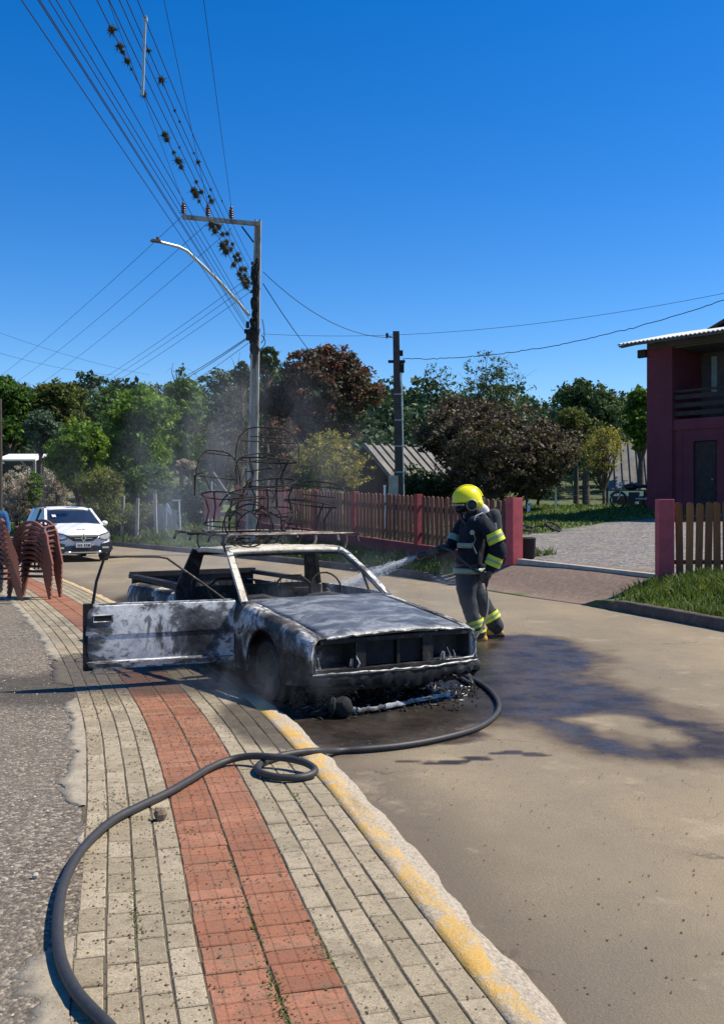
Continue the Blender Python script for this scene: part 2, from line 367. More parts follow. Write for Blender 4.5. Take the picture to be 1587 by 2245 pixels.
col = m.mix(m.math('MULTIPLY', m.math('ADD', m.attr('edge'), m.math('MULTIPLY', m.math('SUBTRACT', a2, .5), .5)), .85), col, (.14,.11,.08))
wv = m.n('TexWave', wave_type='BANDS', bands_direction='X'); m.l(m.map(p, (.35,.12,1)), wv.inputs[0]); wv.inputs['Scale'].default_value = .5; wv.inputs['Distortion'].default_value = 3
col = m.mix(m.step(wv.outputs['Fac'], .55, .95, 0, .25), col, (.20,.17,.13))
col = m.mix(m.step(a3, .35, .65, .55, 0), col, (.10,.085,.07)); col = m.mix(m.step(a3, .62, .75, 0, .45), col, (.50,.44,.34))
col = m.mix(m.step(a4, .03, .09, .45, 0), col, (.06,.05,.04))

wp = m.n('VectorMath', operation='ADD'); m.l(p, wp.inputs[0]); ns = m.n('TexNoise'); ns.inputs['Scale'].default_value = 1.6; ns.inputs['Detail'].default_value = 6; m.l(p, ns.inputs['Vector']); m.l(ns.outputs['Color'], wp.inputs[1])
cr = m.vor(.75, wp.outputs[0], 'DISTANCE_TO_EDGE'); crm = m.math('MULTIPLY', m.step(cr, .0, .012, 1, 0), m.step(m.noise(.8,3,.6,p), .50, .62, 0, .75))
col = m.mix(crm, col, (.06,.048,.038))
col = m.mix(m.step(m.noise(3.2,7,.75,p), .52, .70, 0, .40), col, (.17,.14,.11)); col = m.mix(m.step(m.noise(1.3,6,.7,m.map(p,(1,1,1),(7,3,0))), .56, .70, 0, .45), col, (.42,.34,.24))
wetm = m.step(m.math('ADD', m.attr('wet'), m.math('MULTIPLY', m.math('SUBTRACT', m.noise(20, 6, .75, p), .5), .6)), .25, .95)
halo = m.step(m.math('ADD', m.attr('wet'), m.math('MULTIPLY', m.math('SUBTRACT', m.noise(9, 6, .75, p), .5), .5)), .0, .45)
col = m.mix(m.math('MULTIPLY', halo, .62), col, (.11,.078,.052))
col = m.mix(m.math('MULTIPLY', wetm, m.step(m.noise(2.4,6,.7,p), .32,.62,.97,.62)), col, (.020,.014,.011))
col = m.mix(m.math('MULTIPLY', m.attr('soot'), .9), col, (.014,.013,.012))
rough = m.math('SUBTRACT', .9, m.math('MULTIPLY', wetm, m.step(m.noise(5, 4, .6, p), .35, .65, .42, .66)))
bs = m.math('SUBTRACT', .6, m.math('MULTIPLY', wetm, .42))
b = m.n('Bump'); b.inputs['Distance'].default_value = .006; m.l(bs, b.inputs['Strength']); m.l(m.math('ADD', a3, m.math('MULTIPLY', a4, .5)), b.inputs['Height'])
me.materials.append(m.done(col, rough, 0, b.outputs[0], .3)); M['road'] = m.mat
road = struct('road', me)

# ---------------------------------------------------------------- pavement: bed, pavers, painted kerb
ss = np.concatenate([np.arange(-13.5, 9, .12), np.arange(9, 62, .5)])
def strip(name, us, zs, mat, jig=None, s_=ss):
    V = []; 
    for s in s_:
        for k, (u, z) in enumerate(zip(us, zs)):
            du, dz = (jig(s, k) if jig else (0, 0)); x, y = kp(s, u+du); V.append((float(x), float(y), z+dz))
    V = np.array(V); k = len(us); n = len(s_); ii = (np.arange(n-1)[:,None]*k+np.arange(k-1)[None,:]).ravel()
    return np_mesh(name, V, np.stack([ii+k, ii+k+1, ii+1, ii], 1), mat, smooth=True)
m = NT('joint_moss'); p = m.pos(); a = m.noise(2.2, 5, .7, p); a2 = m.noise(70, 4, .7, p)
M['joint'] = m.done(m.mix(m.step(a2,.4,.6,0,.6), m.ramp(a, [(.35,(.09,.07,.045)),(.55,(.12,.095,.06)),(.7,(.07,.08,.03))]), (.10,.085,.055)), .95, 0, m.bump(a2, .8, .006))
sidewalk = struct('sidewalk', strip('sidewalk', (-1.30,-.6,.0), (ZS-.006,)*3, M['joint']))
m = NT('painted_kerb'); p = m.pos(); isl = m.attr('tint'); a = m.noise(5, 7, .72, p); a2 = m.noise(60, 5, .75, p); a3 = m.noise(1.1, 3, .5, p)
conc = m.ramp(a2, [(.3,(.18,.15,.115)),(.5,(.40,.34,.26)),(.7,(.60,.53,.42))])
yel = m.ramp(a, [(.3,(.54,.32,.07)),(.7,(.70,.46,.14))])
msk = m.math('MULTIPLY', m.step(isl, .44, .60, 1, 0), m.step(m.math('ADD', a, m.math('MULTIPLY', a2, .5)), .68, .84, 1, .08))
msk = m.math('MULTIPLY', msk, m.step(a3, .34, .46, .3, 1))
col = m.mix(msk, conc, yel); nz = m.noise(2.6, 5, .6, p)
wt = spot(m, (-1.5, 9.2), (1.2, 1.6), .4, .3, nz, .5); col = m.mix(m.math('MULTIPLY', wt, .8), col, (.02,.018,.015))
M['kerb'] = m.done(col, .9, 0, m.bump(m.math('ADD', a2, a), .9, .012))
us = (.0,.0,.04,.08,.115,.14,.17,.205,.245); zs = (.0,ZS+.001,ZS+.003,ZS+.003,ZS,ZS-.012,ZS-.03,ZS-.052,-.02)
me = strip('painted_kerb', us, zs, M['kerb'], lambda s, k: ((vnoise(s*1.0,k*3,5)-.5)*(.05 if k > 3 else .004), (vnoise(s,k*5,9)-.5)*(.016 if k > 2 else .002)), np.arange(-13.5, 45, .05))
attr(me, 'tint', np.tile(np.linspace(0,1,len(us)), len(np.arange(-13.5,45,.05)))+0)
struct('painted_kerb', me)
# pavers
def paver_mesh(name, w, l, h, mat, b=.004):
    mb = MB(); x, y = w/2, l/2
    lv = [(x, y, -h), (x, y, -b), (x-b, y-b, 0)]
    vs = []; fs = []
    for (a, c, z) in lv: vs += [(-a,-c,z),(a,-c,z),(a,c,z),(-a,c,z)]
    for i in range(2):
        for k in range(4): fs.append((i*4+k, i*4+(k+1)%4, (i+1)*4+(k+1)%4, (i+1)*4+k))
    fs.append((8,9,10,11)); mb.add(vs, fs); return mb.mesh(name, mat), vs, fs
mg, vg, fg = paver_mesh('paver', .0985, .1985, .03, M['paver'])
m = M['red'].copy(); m.name = 'red_tactile_paver'                      # fine grooves run along each red piece
nt_ = m.node_tree; bs = nt_.nodes['Principled BSDF']; tc = nt_.nodes.new('ShaderNodeTexCoord'); wv = nt_.nodes.new('ShaderNodeTexWave'); wv.bands_direction = 'X'; wv.wave_profile = 'SAW'
wv.inputs['Scale'].default_value = 4.6; mr = nt_.nodes.new('ShaderNodeMapRange'); mr.inputs[1].default_value = .0; mr.inputs[2].default_value = .10
nt_.links.new(tc.outputs['Object'], wv.inputs[0]); nt_.links.new(wv.outputs['Fac'], mr.inputs[0])
bm_ = nt_.nodes.new('ShaderNodeBump'); bm_.inputs['Strength'].default_value = .7; bm_.inputs['Distance'].default_value = .003
old = bs.inputs['Normal'].links[0].from_socket; nt_.links.new(mr.outputs[0], bm_.inputs['Height']); nt_.links.new(old, bm_.inputs['Normal']); nt_.links.new(bm_.outputs[0], bs.inputs['Normal'])
M['red_t'] = m
mr_, vr, fr = paver_mesh('red_paver', .2085, .0965, .03, M['red_t'])
far = {'paver': ([],[]), 'red_paver': ([],[])}; cnt = {'paver': 0, 'red_paver': 0}
cols = [('paver', -.106*(k+.5), .2055) for k in range(4)] + [('red_paver', -.424-.2165*(k+.5), .1018) for k in range(2)] + [('paver', -.857-.106*(k+.5), .2055) for k in range(4)]
for name, u, pitch in cols:
    off = random.random()*pitch; s = .35+off; 
    while s < 40:
        x, y = kp(s, u); x, y = float(x), float(y)
        lim = 8.6 if name == 'paver' else 8.6
        rot = Matrix.Rotation(kang(s)-math.pi/2+random.gauss(0,.008), 4, 'Z') @ Matrix.Rotation(random.gauss(0,.006), 4, 'X') @ Matrix.Rotation(random.gauss(0,.006), 4, 'Y')
        Mx = Matrix.Translation((x+random.gauss(0,.0012), y, ZS+random.gauss(0,.0012))) @ rot
        if y < lim and cnt[name] < 298:
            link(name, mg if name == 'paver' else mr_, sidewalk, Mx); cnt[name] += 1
        else:
            vs, fs = far[name]; b0 = len(vs); src, sf = (vg, fg) if name == 'paver' else (vr, fr)
            vs += [tuple(Mx @ Vector(v)) for v in src]; fs += [tuple(b0+i for i in f) for f in sf]
        s += pitch
for name, (vs, fs) in far.items():
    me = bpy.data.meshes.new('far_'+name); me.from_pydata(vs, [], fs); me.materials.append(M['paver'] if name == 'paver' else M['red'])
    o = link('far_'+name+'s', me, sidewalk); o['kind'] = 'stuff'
# pale mortar border, broken away in places
m = NT('border_mortar'); p = m.pos(); a2 = m.noise(50, 5, .75, p); a = m.noise(6, 5, .7, p); sp = m.vor(60, p)
col = m.ramp(a, [(.3,(.25,.21,.15)),(.7,(.44,.38,.28))]); col = m.mix(m.step(a2,.35,.5,.5,0), col, (.18,.15,.11)); col = m.mix(m.step(sp,.10,.2,.8,0), col, (.06,.05,.04))
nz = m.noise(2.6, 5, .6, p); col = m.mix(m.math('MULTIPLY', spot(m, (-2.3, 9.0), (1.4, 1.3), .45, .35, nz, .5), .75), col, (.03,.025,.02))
M['mortar'] = m.done(col, .92, 0, m.bump(a2, .8, .006))
for i, (s0, s1, w0) in enumerate([(-3.0, 1.95, .19), (2.9, 3.1, .05), (3.55, 6.6, .15), (7.2, 30, .16)]):
    sa = np.arange(s0, s1, .04)
    if len(sa) < 4: continue
    def wid(s): return w0*(.75+.5*(vnoise(s,i*7,3)-.5)+.4*(vnoise(s,i*9,14)-.5)+.35*(vnoise(s,i*5,41)-.5))*min(1, (s-s0)*5+.25, (s1-s)*5+.25)
    V = []
    for s in sa:
        for k, f in enumerate((0, .5, .92, 1)):
            x, y = kp(s, -1.283-wid(s)*f); V.append((float(x), float(y), (ZS+.002, ZS+.004, ZS+.001, ZS-.03)[k]+random.gauss(0,.0012)))
    n = len(sa); ii = (np.arange(n-1)[:,None]*4+np.arange(3)[None,:]).ravel()
    struct('mortar_border', np_mesh('mortar_border', np.array(V), np.stack([ii, ii+1, ii+5, ii+4], 1), M['mortar'], smooth=True))
# gravelly asphalt lot left of the pavement
ys = np.concatenate([np.arange(-12,2,.6), np.arange(2,12,.08), np.arange(12,40,.5)]); NW = 60
t = np.linspace(0, 1, NW)**2.2; V = []
for y in ys:
    x1 = KX(y)-1.27*math.hypot(float(slope(KX,y)),1); V.append(np.stack([x1-t*38, np.full(NW,y), np.full(NW, ZS-.004)], 1))
V = np.concatenate(V); V[:,2] += (vnoise(V[:,0],V[:,1],2)-.5)*.008*(V[:,1] > -5)
ii = (np.arange(len(ys)-1)[:,None]*NW+np.arange(NW-1)[None,:]).ravel()
m = NT('coarse_asphalt'); p = m.pos(); a1 = m.noise(1.1, 5, .65, p); a2 = m.vor(62, p); a2c = m.vor(62, p, out='Color'); a3 = m.noise(150, 3, .7, p)
sep = m.n('SeparateColor'); m.l(a2c, sep.inputs[0])
col = m.ramp(sep.outputs[0], [(0,(.075,.06,.045)),(.5,(.16,.13,.10)),(.8,(.25,.21,.155)),(1,(.44,.38,.30))])
col = m.mix(m.step(a1, .38, .66, 0, .45), col, (.20,.165,.12)); col = m.mix(m.step(m.noise(1.9,4,.6,p), .56, .72, 0, .5), col, (.07,.075,.035))
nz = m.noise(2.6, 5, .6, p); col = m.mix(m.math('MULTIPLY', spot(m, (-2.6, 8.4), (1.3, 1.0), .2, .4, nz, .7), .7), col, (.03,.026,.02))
M['lot'] = m.done(col, .92, 0, m.bump(m.math('ADD', m.math('MULTIPLY', a2, -1.4), a3), .8, .008))
struct('asphalt_lot', np_mesh('asphalt_lot', V, np.stack([ii+NW, ii+NW+1, ii+1, ii], 1), M['lot'], smooth=True))

# ---------------------------------------------------------------- the land on the right: verge, driveway, gravel yard, lawn
def driveway(y): return smooth01((y-15.4)/.5)*(1-smooth01((y-20.4)/.6))
def ZR(x, y):
    x = np.asarray(x, float); y = np.asarray(y, float); sl = slope(RX, y); v = (x-RX(y))/np.hypot(sl,1)
    e = .13*(1-driveway(y)) + .012*driveway(y); e = np.where(y > 60, .13, e)
    top = .46 + np.clip(v-1.6, 0, 60)*.078
    return np.minimum(e + (top-e)*smooth01(np.clip(v-.1,0,9)/1.45), 1.55)
vs_ = np.concatenate([[-.02], np.arange(0,3,.12), np.arange(3,20,.4), np.arange(20,70,2.5)]); ys = np.concatenate([np.arange(-12,8,1), np.arange(8,24,.15), np.arange(24,42,.35), np.arange(42,76,1.5)])
V = []
for y in ys:
    x = RX(y)+.02+vs_*math.hypot(float(slope(RX,y)),1); z_ = ZR(x, np.full(len(x), y)); z_[0] = -.05; V.append(np.stack([x, np.full(len(x), y), z_], 1))
V = np.concatenate(V); X, Y = V[:,0], V[:,1]; NW = len(vs_)
V[:,2] += (vnoise(X,Y,1.5)-.5)*.03*smooth01((X-RX(Y)-.2)/.5)
# fence line: x = 6.121 - 0.503 (y - 14) left of the gate, then across to the right
GL = np.array((3.10, 20.0)); GRt = np.array((4.93, 16.0))
FE = np.array((-4.45, 35.0))
gravel = [(3.2,20.2),(4.95,16.05),(9.5,14.6),(14,14.2),(14,30.5),(7.4,29.9),(5.3,27.6),(3.6,26.3),(1.5,25)]
g = smooth01((.15-(dist_poly(X,Y,gravel)+(vnoise(X,Y,2.5)-.5)*.7))/.3)
dv = [(RX(15.4)-.1,15.4),(5.0,16.2),(4.95,17.2),(3.3,20.6),(2.6,21),(RX(20.7)-.1,20.7)]
d_ = smooth01((.10-(dist_poly(X,Y,[(float(a),float(b)) for a,b in dv])+(vnoise(X,Y,2.5)-.5)*.5))/.25)
me = np_mesh('yard', V, np.stack([(ii := (np.arange(len(ys)-1)[:,None]*NW+np.arange(NW-1)[None,:]).ravel()), ii+1, ii+NW+1, ii+NW], 1), None, smooth=True); me.materials.clear()
attr(me, 'gravel', g); attr(me, 'dirt', d_)
m = NT('yard_ground'); p = m.pos(); a1 = m.noise(1.5,5,.65,p); a2 = m.noise(12,5,.7,p); v1 = m.vor(22,p,out='Color'); sep = m.n('SeparateColor'); m.l(v1, sep.inputs[0])
gr = m.ramp(a2, [(.3,(.05,.085,.018)),(.6,(.085,.13,.028)),(.8,(.14,.13,.05))])
stone = m.ramp(sep.outputs[0], [(0,(.07,.065,.062)),(.5,(.16,.15,.14)),(1,(.32,.30,.28))]); stone = m.mix(m.step(a1,.45,.7,0,.5), stone, (.30,.24,.17))
dirt = m.ramp(a2, [(.3,(.14,.095,.07)),(.55,(.215,.15,.11)),(.75,(.30,.235,.175))]); dirt = m.mix(m.step(m.noise(35,5,.75,p), .56,.72,0,.5), dirt, (.34,.28,.21))
col = m.mix(m.attr('gravel'), gr, stone); col = m.mix(m.attr('dirt'), col, dirt)
me.materials.append(m.done(col, .95, 0, m.bump(m.math('ADD', m.noise(60,4,.7,p), m.math('MULTIPLY', sep.outputs[0], m.attr('gravel'))), .7, .015)))
struct('yard', me)
# kerbs of the far side
def far_kerb(y0, y1, lab):
    ya = np.arange(y0, y1, .2); V = []; m0 = len(ya)
    for i, y in enumerate(ya):
        sl = float(slope(RX,y)); n = math.hypot(sl,1); nx, ny = 1/n, -sl/n
        kk = min(1, (i+1)/3, (m0-i)/3); h = .155*kk
        for u, z in ((-.015,-.03),(-.015,h-.03),(.0,h),(.07,h+.004),(.13,h),(.14,.02)):
            V.append((float(RX(y))+nx*u+random.gauss(0,.004), y+ny*u, z+random.gauss(0,.003)*(z > 0)))
    n = len(ya); ii = (np.arange(n-1)[:,None]*6+np.arange(5)[None,:]).ravel()
    return struct('kerb', np_mesh('kerb', np.array(V), np.stack([ii, ii+1, ii+7, ii+6], 1), M['kerb2'], smooth=False))
m = NT('old_kerb_concrete'); p = m.pos(); a = m.noise(4,6,.7,p); a2 = m.noise(40,4,.7,p)
M['kerb2'] = m.done(m.mix(m.step(a2,.4,.65,0,.5), m.ramp(a,[(.3,(.06,.045,.035)),(.55,(.13,.095,.07)),(.75,(.24,.19,.15))]), (.08,.06,.05)), .92, 0, m.bump(a2,.8,.01))
far_kerb(-6, 15.6, ''); far_kerb(20.7, 44, '')
# threshold beam and gate rail between the two gate posts
M['concrete'] = simple('weathered_concrete', (.36,.33,.28), .9, 0, .25, 5, .4)
a, b = GL+(.1,-.12), GRt+(-.05,.12); za = float(ZR(*a))+.0; zb = float(ZR(*b)); mb = MB().bar((a[0],a[1],.47), (b[0],b[1],.43), .16, .10)
o = link('gate_threshold', mb.mesh('gate_threshold', M['concrete'])); o['kind'] = 'structure'

# wide ground sheet with the far hill
def ZG(x, y):
    r = smooth01((y-50)/25)
    hill = 12.5*smooth01((y-75)/115) * (1-.30*smooth01((x+6)/25)*(1-smooth01((x-30)/45))) + (vnoise(x,y,.012)-.5)*5*smooth01((y-90)/60)
    return -.12 + r*1.5 + hill
gx = np.concatenate([np.linspace(-900,-160,12), np.arange(-150,151,5.), np.linspace(160,900,12)]); gy = np.concatenate([np.linspace(-400,-20,6), np.arange(-12,300,4.), np.linspace(320,1200,12)])
XX, YY = np.meshgrid(gx, gy); V = np.stack([XX.ravel(), YY.ravel(), ZG(XX.ravel(), YY.ravel())], 1); NW = len(gx)
ii = (np.arange(len(gy)-1)[:,None]*NW+np.arange(NW-1)[None,:]).ravel()
m = NT('meadow'); p = m.pos(); a = m.noise(.06,5,.6,p); a2 = m.noise(1.5,5,.7,p)
M['meadow'] = m.done(m.mix(m.step(a2,.35,.65,0,.5), m.ramp(a,[(.35,(.05,.07,.025)),(.6,(.10,.12,.04)),(.75,(.16,.15,.07))]), (.04,.05,.02)), .95, 0, m.bump(a2,.6,.1))
struct('ground', np_mesh('ground', V, np.stack([ii, ii+1, ii+NW+1, ii+NW], 1), M['meadow'], smooth=True))

# ---------------------------------------------------------------- grass
def blades(name, pts, h0, h1, mat, w=.010, lean=.5, label=None):
    pts = np.asarray(pts); n = len(pts); h = rng.uniform(h0, h1, n)*(.5+vnoise(pts[:,0],pts[:,1],2.2)); an = rng.uniform(0, 6.283, n); ln = rng.uniform(.1, lean, n)*h
    la = rng.uniform(0, 6.283, n); dx, dy = np.cos(an)*w*rng.uniform(.6,1.5,n), np.sin(an)*w
    z = pts[:,2]; V = np.zeros((n,5,3)); 
    for k, (f, g_) in enumerate(((0,1),(0,-1),(.55,.8),(.55,-.8),(1,0))):
        V[:,k,0] = pts[:,0]+dx*g_+np.cos(la)*ln*f*f; V[:,k,1] = pts[:,1]+dy*g_+np.sin(la)*ln*f*f; V[:,k,2] = z+h*f*(1-.25*f)-.01
    b0 = np.arange(n)*5; Qa = np.stack([b0, b0+1, b0+3, b0+2], 1); 
    T = np.stack([b0+2, b0+3, b0+4, b0+4], 1)
    me = bpy.data.meshes.new(name); Vf = V.reshape(-1,3)
    faces = np.concatenate([np.stack([b0, b0+1, b0+3],1), np.stack([b0, b0+3, b0+2],1), np.stack([b0+2, b0+3, b0+4],1)])
    tint = np.repeat(np.clip(rng.normal(.45,.18,n)+.5*(vnoise(pts[:,0]+3,pts[:,1],.9)-.5),0,1), 5)
    me = np_mesh(name, Vf, faces, mat, tint); o = link(name, me); o['kind'] = 'stuff'
    if label: o['label'] = label
    return o
def scatter(n, y0, y1, v0, v1, keep=None):
    y = rng.uniform(y0, y1, n); v = rng.uniform(v0, v1, n); x = RX(y)+v*np.hypot(slope(RX,y),1)
    if keep is not None:
        k = keep(x, y, v); x, y = x[k], y[k]
    return np.stack([x, y, ZR(x, y)], 1)
cl = lambda x, y, v: rng.random(len(x)) < .25+1.1*vnoise(x,y,1.3)
blades('verge_grass', scatter(26000, 9.5, 15.9, .12, 3.2, lambda x,y,v: cl(x,y,v) & ((y < 15.3) | (v > .5))), .08, .24, M['grass'], .008, .8, 'tall grass on the bank below the right picket fence')
blades('fence_grass', scatter(26000, 20.9, 38, .12, 2.6, lambda x,y,v: cl(x,y,v)), .06, .26, M['grass'], .014, .7, 'patchy grass between the kerb and the long picket fence')
def lawnkeep(x, y, v): return (dist_poly(x,y,gravel) > -.1) & (dist_poly(x,y,[(float(a),float(b)) for a,b in dv]) > 0)
blades('lawn_grass', scatter(24000, 23, 42, 3.2, 16, lawnkeep), .05, .16, M['grass'], .022, .6, 'mown lawn beyond the gravel yard')
# weeds along the far end of the street on the left, and tufts in the paving joints
y = rng.uniform(36, 52, 9000); x = RX(y)-rng.uniform(0,0.01,9000)+rng.uniform(0,7,9000); blades('roadside_weeds', np.stack([x,y,ZR(x,y)],1), .15, .5, M['grass'], .03, .7)
pts = []
for c, n in [((.47,3.05),60),((.50,3.5),40),((.40,4.6),70),((.86,4.5),16),((.4,2.6),60),((.22,5.6),20),((1.19,5.2),40)]:
    pass
for s, u, n, r in [(1.05,-.64,160,.05),(1.25,-.642,70,.04),(1.9,-.64,60,.02),(2.6,-.64,90,.03),(2.9,-.64,50,.03),(2.75,-.43,60,.02),(3.4,-.2,30,.015),(4.9,-.64,60,.03),(.8,-.64,80,.04),(2.1,-1.06,30,.03),(1.6,-.43,30,.02),(.6,-.1,20,.02),(3.3,-1.07,40,.04)]:
    for k in range(n*3):
        x, y = kp(s+random.gauss(0,.13), u+random.gauss(0,r*.35)); pts.append((float(x), float(y), ZS-.004))
blades('joint_moss_tufts', np.array(pts), .008, .028, M['grass'], .0035, 1.4)
# specks of grit, leaf crumbs and char over the pavement and the street
def crumbs(name, pts, s0, s1, mat, lab=None):
    pts = np.asarray(pts); n = len(pts); s = rng.uniform(s0, s1, n); an = rng.uniform(0,6.283,n); q = rng.uniform(.3,1,n)
    V = np.zeros((n,4,3)); 
    for k, (a, b, c) in enumerate(((1,0,0),(-.5,.8,0),(-.5,-.8,0),(0,0,.8))):
        V[:,k,0] = pts[:,0]+s*(a*np.cos(an)-b*q*np.sin(an)); V[:,k,1] = pts[:,1]+s*(a*np.sin(an)+b*q*np.cos(an)); V[:,k,2] = pts[:,2]+s*c*rng.uniform(.3,1,n)
    b0 = np.arange(n)*4; Fq = np.concatenate([np.stack([b0+i,b0+j,b0+k],1) for i,j,k in ((0,1,3),(1,2,3),(2,0,3))])
    o = link(name, np_mesh(name, V.reshape(-1,3), Fq, mat)); o['kind'] = 'stuff'
    if lab: o['label'] = lab
    return o
M['crumb'] = simple('leaf_crumb', (.085,.06,.035), .9, 0, .5, 30, 0)
M['grit'] = simple('pale_grit', (.42,.38,.32), .9, 0, .3, 30, 0)
M['char'] = simple('char_flake', (.015,.014,.014), .8, 0, .3, 30, 0)
s = rng.uniform(.4, 9, 15000); u = rng.uniform(-1.3, .0, 15000); k = rng.random(15000) < (.15+1.2*vnoise(s,u*3,1.2))*np.where(u < -.43, 1, .3); s, u = s[k], u[k]
x, y = kp(s, u); crumbs('pavement_litter', np.stack([x,y,np.full(len(x),ZS+.001)],1), .003, .0095, M['crumb'], 'dry leaf crumbs scattered over the pavers')
y = 2+12*rng.random(2200)**1.5; x = KX(y)+.25+rng.random(2200)*5.5; crumbs('street_grit', np.stack([x,y,np.full(2200,.004)],1), .003, .010, M['crumb'])
y = 2.2+10*rng.random(1500)**1.5; x = KX(y)-1.5-rng.random(1500)*2.5; crumbs('lot_grit', np.stack([x,y,np.full(1500,ZS)],1), .004, .012, M['grit'])
# ---------------------------------------------------------------- picket fences
m = NT('weathered_picket'); co = m.co(); rnd = m.n('ObjectInfo').outputs['Random']; a = m.noise(5,6,.7,m.map(co,(6,6,.8))); a2 = m.noise(40,4,.7,m.map(co,(3,3,.3)))
c = m.ramp(m.math('ADD', m.math('MULTIPLY', a, .7), m.math('MULTIPLY', rnd, .3)), [(.25,(.045,.018,.016)),(.45,(.11,.05,.035)),(.6,(.18,.08,.05)),(.75,(.26,.15,.10))])
M['picket'] = m.done(m.mix(m.step(a2,.55,.75,0,.5), c, (.04,.025,.02)), .85, 0, m.bump(a2,.5,.006))
m = NT('varnished_picket'); co = m.co(); rnd = m.n('ObjectInfo').outputs['Random']; a = m.noise(5,6,.7,m.map(co,(6,6,.6))); a2 = m.noise(40,4,.7,m.map(co,(3,3,.3)))
c = m.ramp(m.math('ADD', m.math('MULTIPLY', a, .7), m.math('MULTIPLY', rnd, .3)), [(.25,(.10,.035,.012)),(.5,(.24,.085,.022)),(.75,(.38,.15,.04))])
M['picket2'] = m.done(m.mix(m.step(a2,.55,.75,0,.45), c, (.05,.025,.02)), .75, 0, m.bump(a2,.4,.006))
M['pink'] = simple('faded_red_paint', (.40,.075,.085), .8, 0, .22, 4, .25)
M['postred'] = simple('dull_red_paint', (.22,.045,.045), .85, 0, .3, 4, .25)
M['wine'] = simple('wine_red_wall', (.13,.025,.035), .85, 0, .3, 1.5, .3)
def picket_mesh(w, h, t, mat, dip=0):
    r = w/2; n = 6; prof = [(-r,0),(r,0),(r,h-r*.8)]
    prof += [(r*math.cos(math.pi*i/n), h-r*.8+r*.8*math.sin(math.pi*i/n)) for i in range(1,n)] + [(-r,h-r*.8)]
    mb = MB().prism([(x,0,z) for x, z in prof], (0,-t/2,0), (0,t/2,0)); return mb.mesh('picket', mat, 30)
def fence(A, B, za, zb, h, pitch, w, mat, label, posts, wall=None, side=1, cut=()):
    A, B = np.array(A, float), np.array(B, float); L = np.hypot(*(B-A)); d = (B-A)/L; ang = math.atan2(d[1], d[0]); nrm = np.array((-d[1], d[0]))*side
    f = thing('picket_fence', label, 'fence', (A[0],A[1],za), 0); inv = Matrix.Translation((-A[0],-A[1],-za))
    pm = picket_mesh(w, h, .024, mat); n = int(L/pitch)
    for k in range(n):
        s = pitch*(k+.6); 
        if any(abs(s-q) < w*.75 for q in posts): continue
        t = s/L; p = A+d*s; z = za+(zb-za)*t
        link('picket', pm, f, inv @ Matrix.Translation((p[0]+nrm[0]*.02,p[1]+nrm[1]*.02,z+random.gauss(0,.008))) @ Matrix.Rotation(ang,4,'Z') @ Matrix.Rotation(random.gauss(0,.012),4,'Y'))
    for fr in (.2,.78):
        mb = MB().bar((A[0]-nrm[0]*.03,A[1]-nrm[1]*.03,za+h*fr), (B[0]-nrm[0]*.03,B[1]-nrm[1]*.03,zb+h*fr), .04, .07); link('rail', mb.mesh('rail', M['picket']), f, inv)
    for q, extra, sz in [(q, .03 if q else (.05 if pitch < .25 else .0), .16 if q else .25) for q in posts]:
        t = q/L; p = A+d*q; z = za+(zb-za)*t; g = float(ZR(p[0],p[1]))-.15; H = z+h+extra-g
        mb = MB().box((0,0,H/2), (sz,sz,H)); o = link('post', mb.mesh('post', M['pink'] if (q == 0) else M['postred']), f, inv @ Matrix.Translation((p[0],p[1],g)) @ Matrix.Rotation(ang,4,'Z')); bevel(o,.008)
    if wall:
        mb = MB(); q0, q1 = A+d*wall[0], A+d*wall[1]; z0, z1 = za+(zb-za)*wall[0]/L-.02, za+(zb-za)*wall[1]/L-.02
        g0, g1 = .3, .3; a3 = nrm*.09
        vs = [(q0[0]-a3[0],q0[1]-a3[1],g0),(q0[0]+a3[0],q0[1]+a3[1],g0),(q0[0]+a3[0],q0[1]+a3[1],z0),(q0[0]-a3[0],q0[1]-a3[1],z0)]
        vs += [(q1[0]-a3[0],q1[1]-a3[1],g1),(q1[0]+a3[0],q1[1]+a3[1],g1),(q1[0]+a3[0],q1[1]+a3[1],z1),(q1[0]-a3[0],q1[1]-a3[1],z1)]
        mb.add(vs, [(3,2,1,0),(4,5,6,7),(0,1,5,4),(1,2,6,5),(2,3,7,6),(3,0,4,7)]); link('low_wall', mb.mesh('low_wall', M['wine']), f, inv)
    return f
LL = float(np.hypot(*(FE-GL)))
fence(GL, FE, .56, 1.10, 1.15, .205, .142, M['picket'], 'long weathered brown picket fence on a low wine red wall, left of the gateway', [0,3.9,7.3,9.9,12.3,14.3,LL-.1], wall=(.2,LL), side=1)
RB = GRt+np.array((6.5,-.25))
fence(GRt, RB, .44, .44, 1.22, .150, .114, M['picket2'], 'short orange brown fence of round-topped boards right of the gateway', [0,4.4], side=-1)

# ---------------------------------------------------------------- two storey wine red building
mw = NT('wine_house_render'); p = mw.co(); a = mw.noise(.9,6,.7,p); a2 = mw.noise(14,5,.7,p)  # mottled wine red render of the house walls
M['wine2'] = mw.done(mw.mix(mw.step(a2,.4,.7,0,.35), mw.ramp(a,[(.3,(.12,.026,.04)),(.55,(.17,.036,.052)),(.75,(.22,.05,.07))]), (.07,.02,.03)), .9, 0, mw.bump(a2,.3,.01))
M['darkwood'] = simple('dark_stained_wood', (.045,.03,.025), .8, 0, .4, 6, .2)
M['bluegrey'] = simple('dark_grey_render', (.10,.095,.10), .9, 0, .25, 2, .2)
M['dark'] = simple('dark_interior', (.02,.02,.022), .95, 0, .3, 3, 0)
mm = NT('corrugated_fibre_cement'); wv = mm.n('TexWave', wave_type='BANDS', bands_direction='X', wave_profile='SIN'); mm.l(mm.co(), wv.inputs[0]); wv.inputs['Scale'].default_value = .9
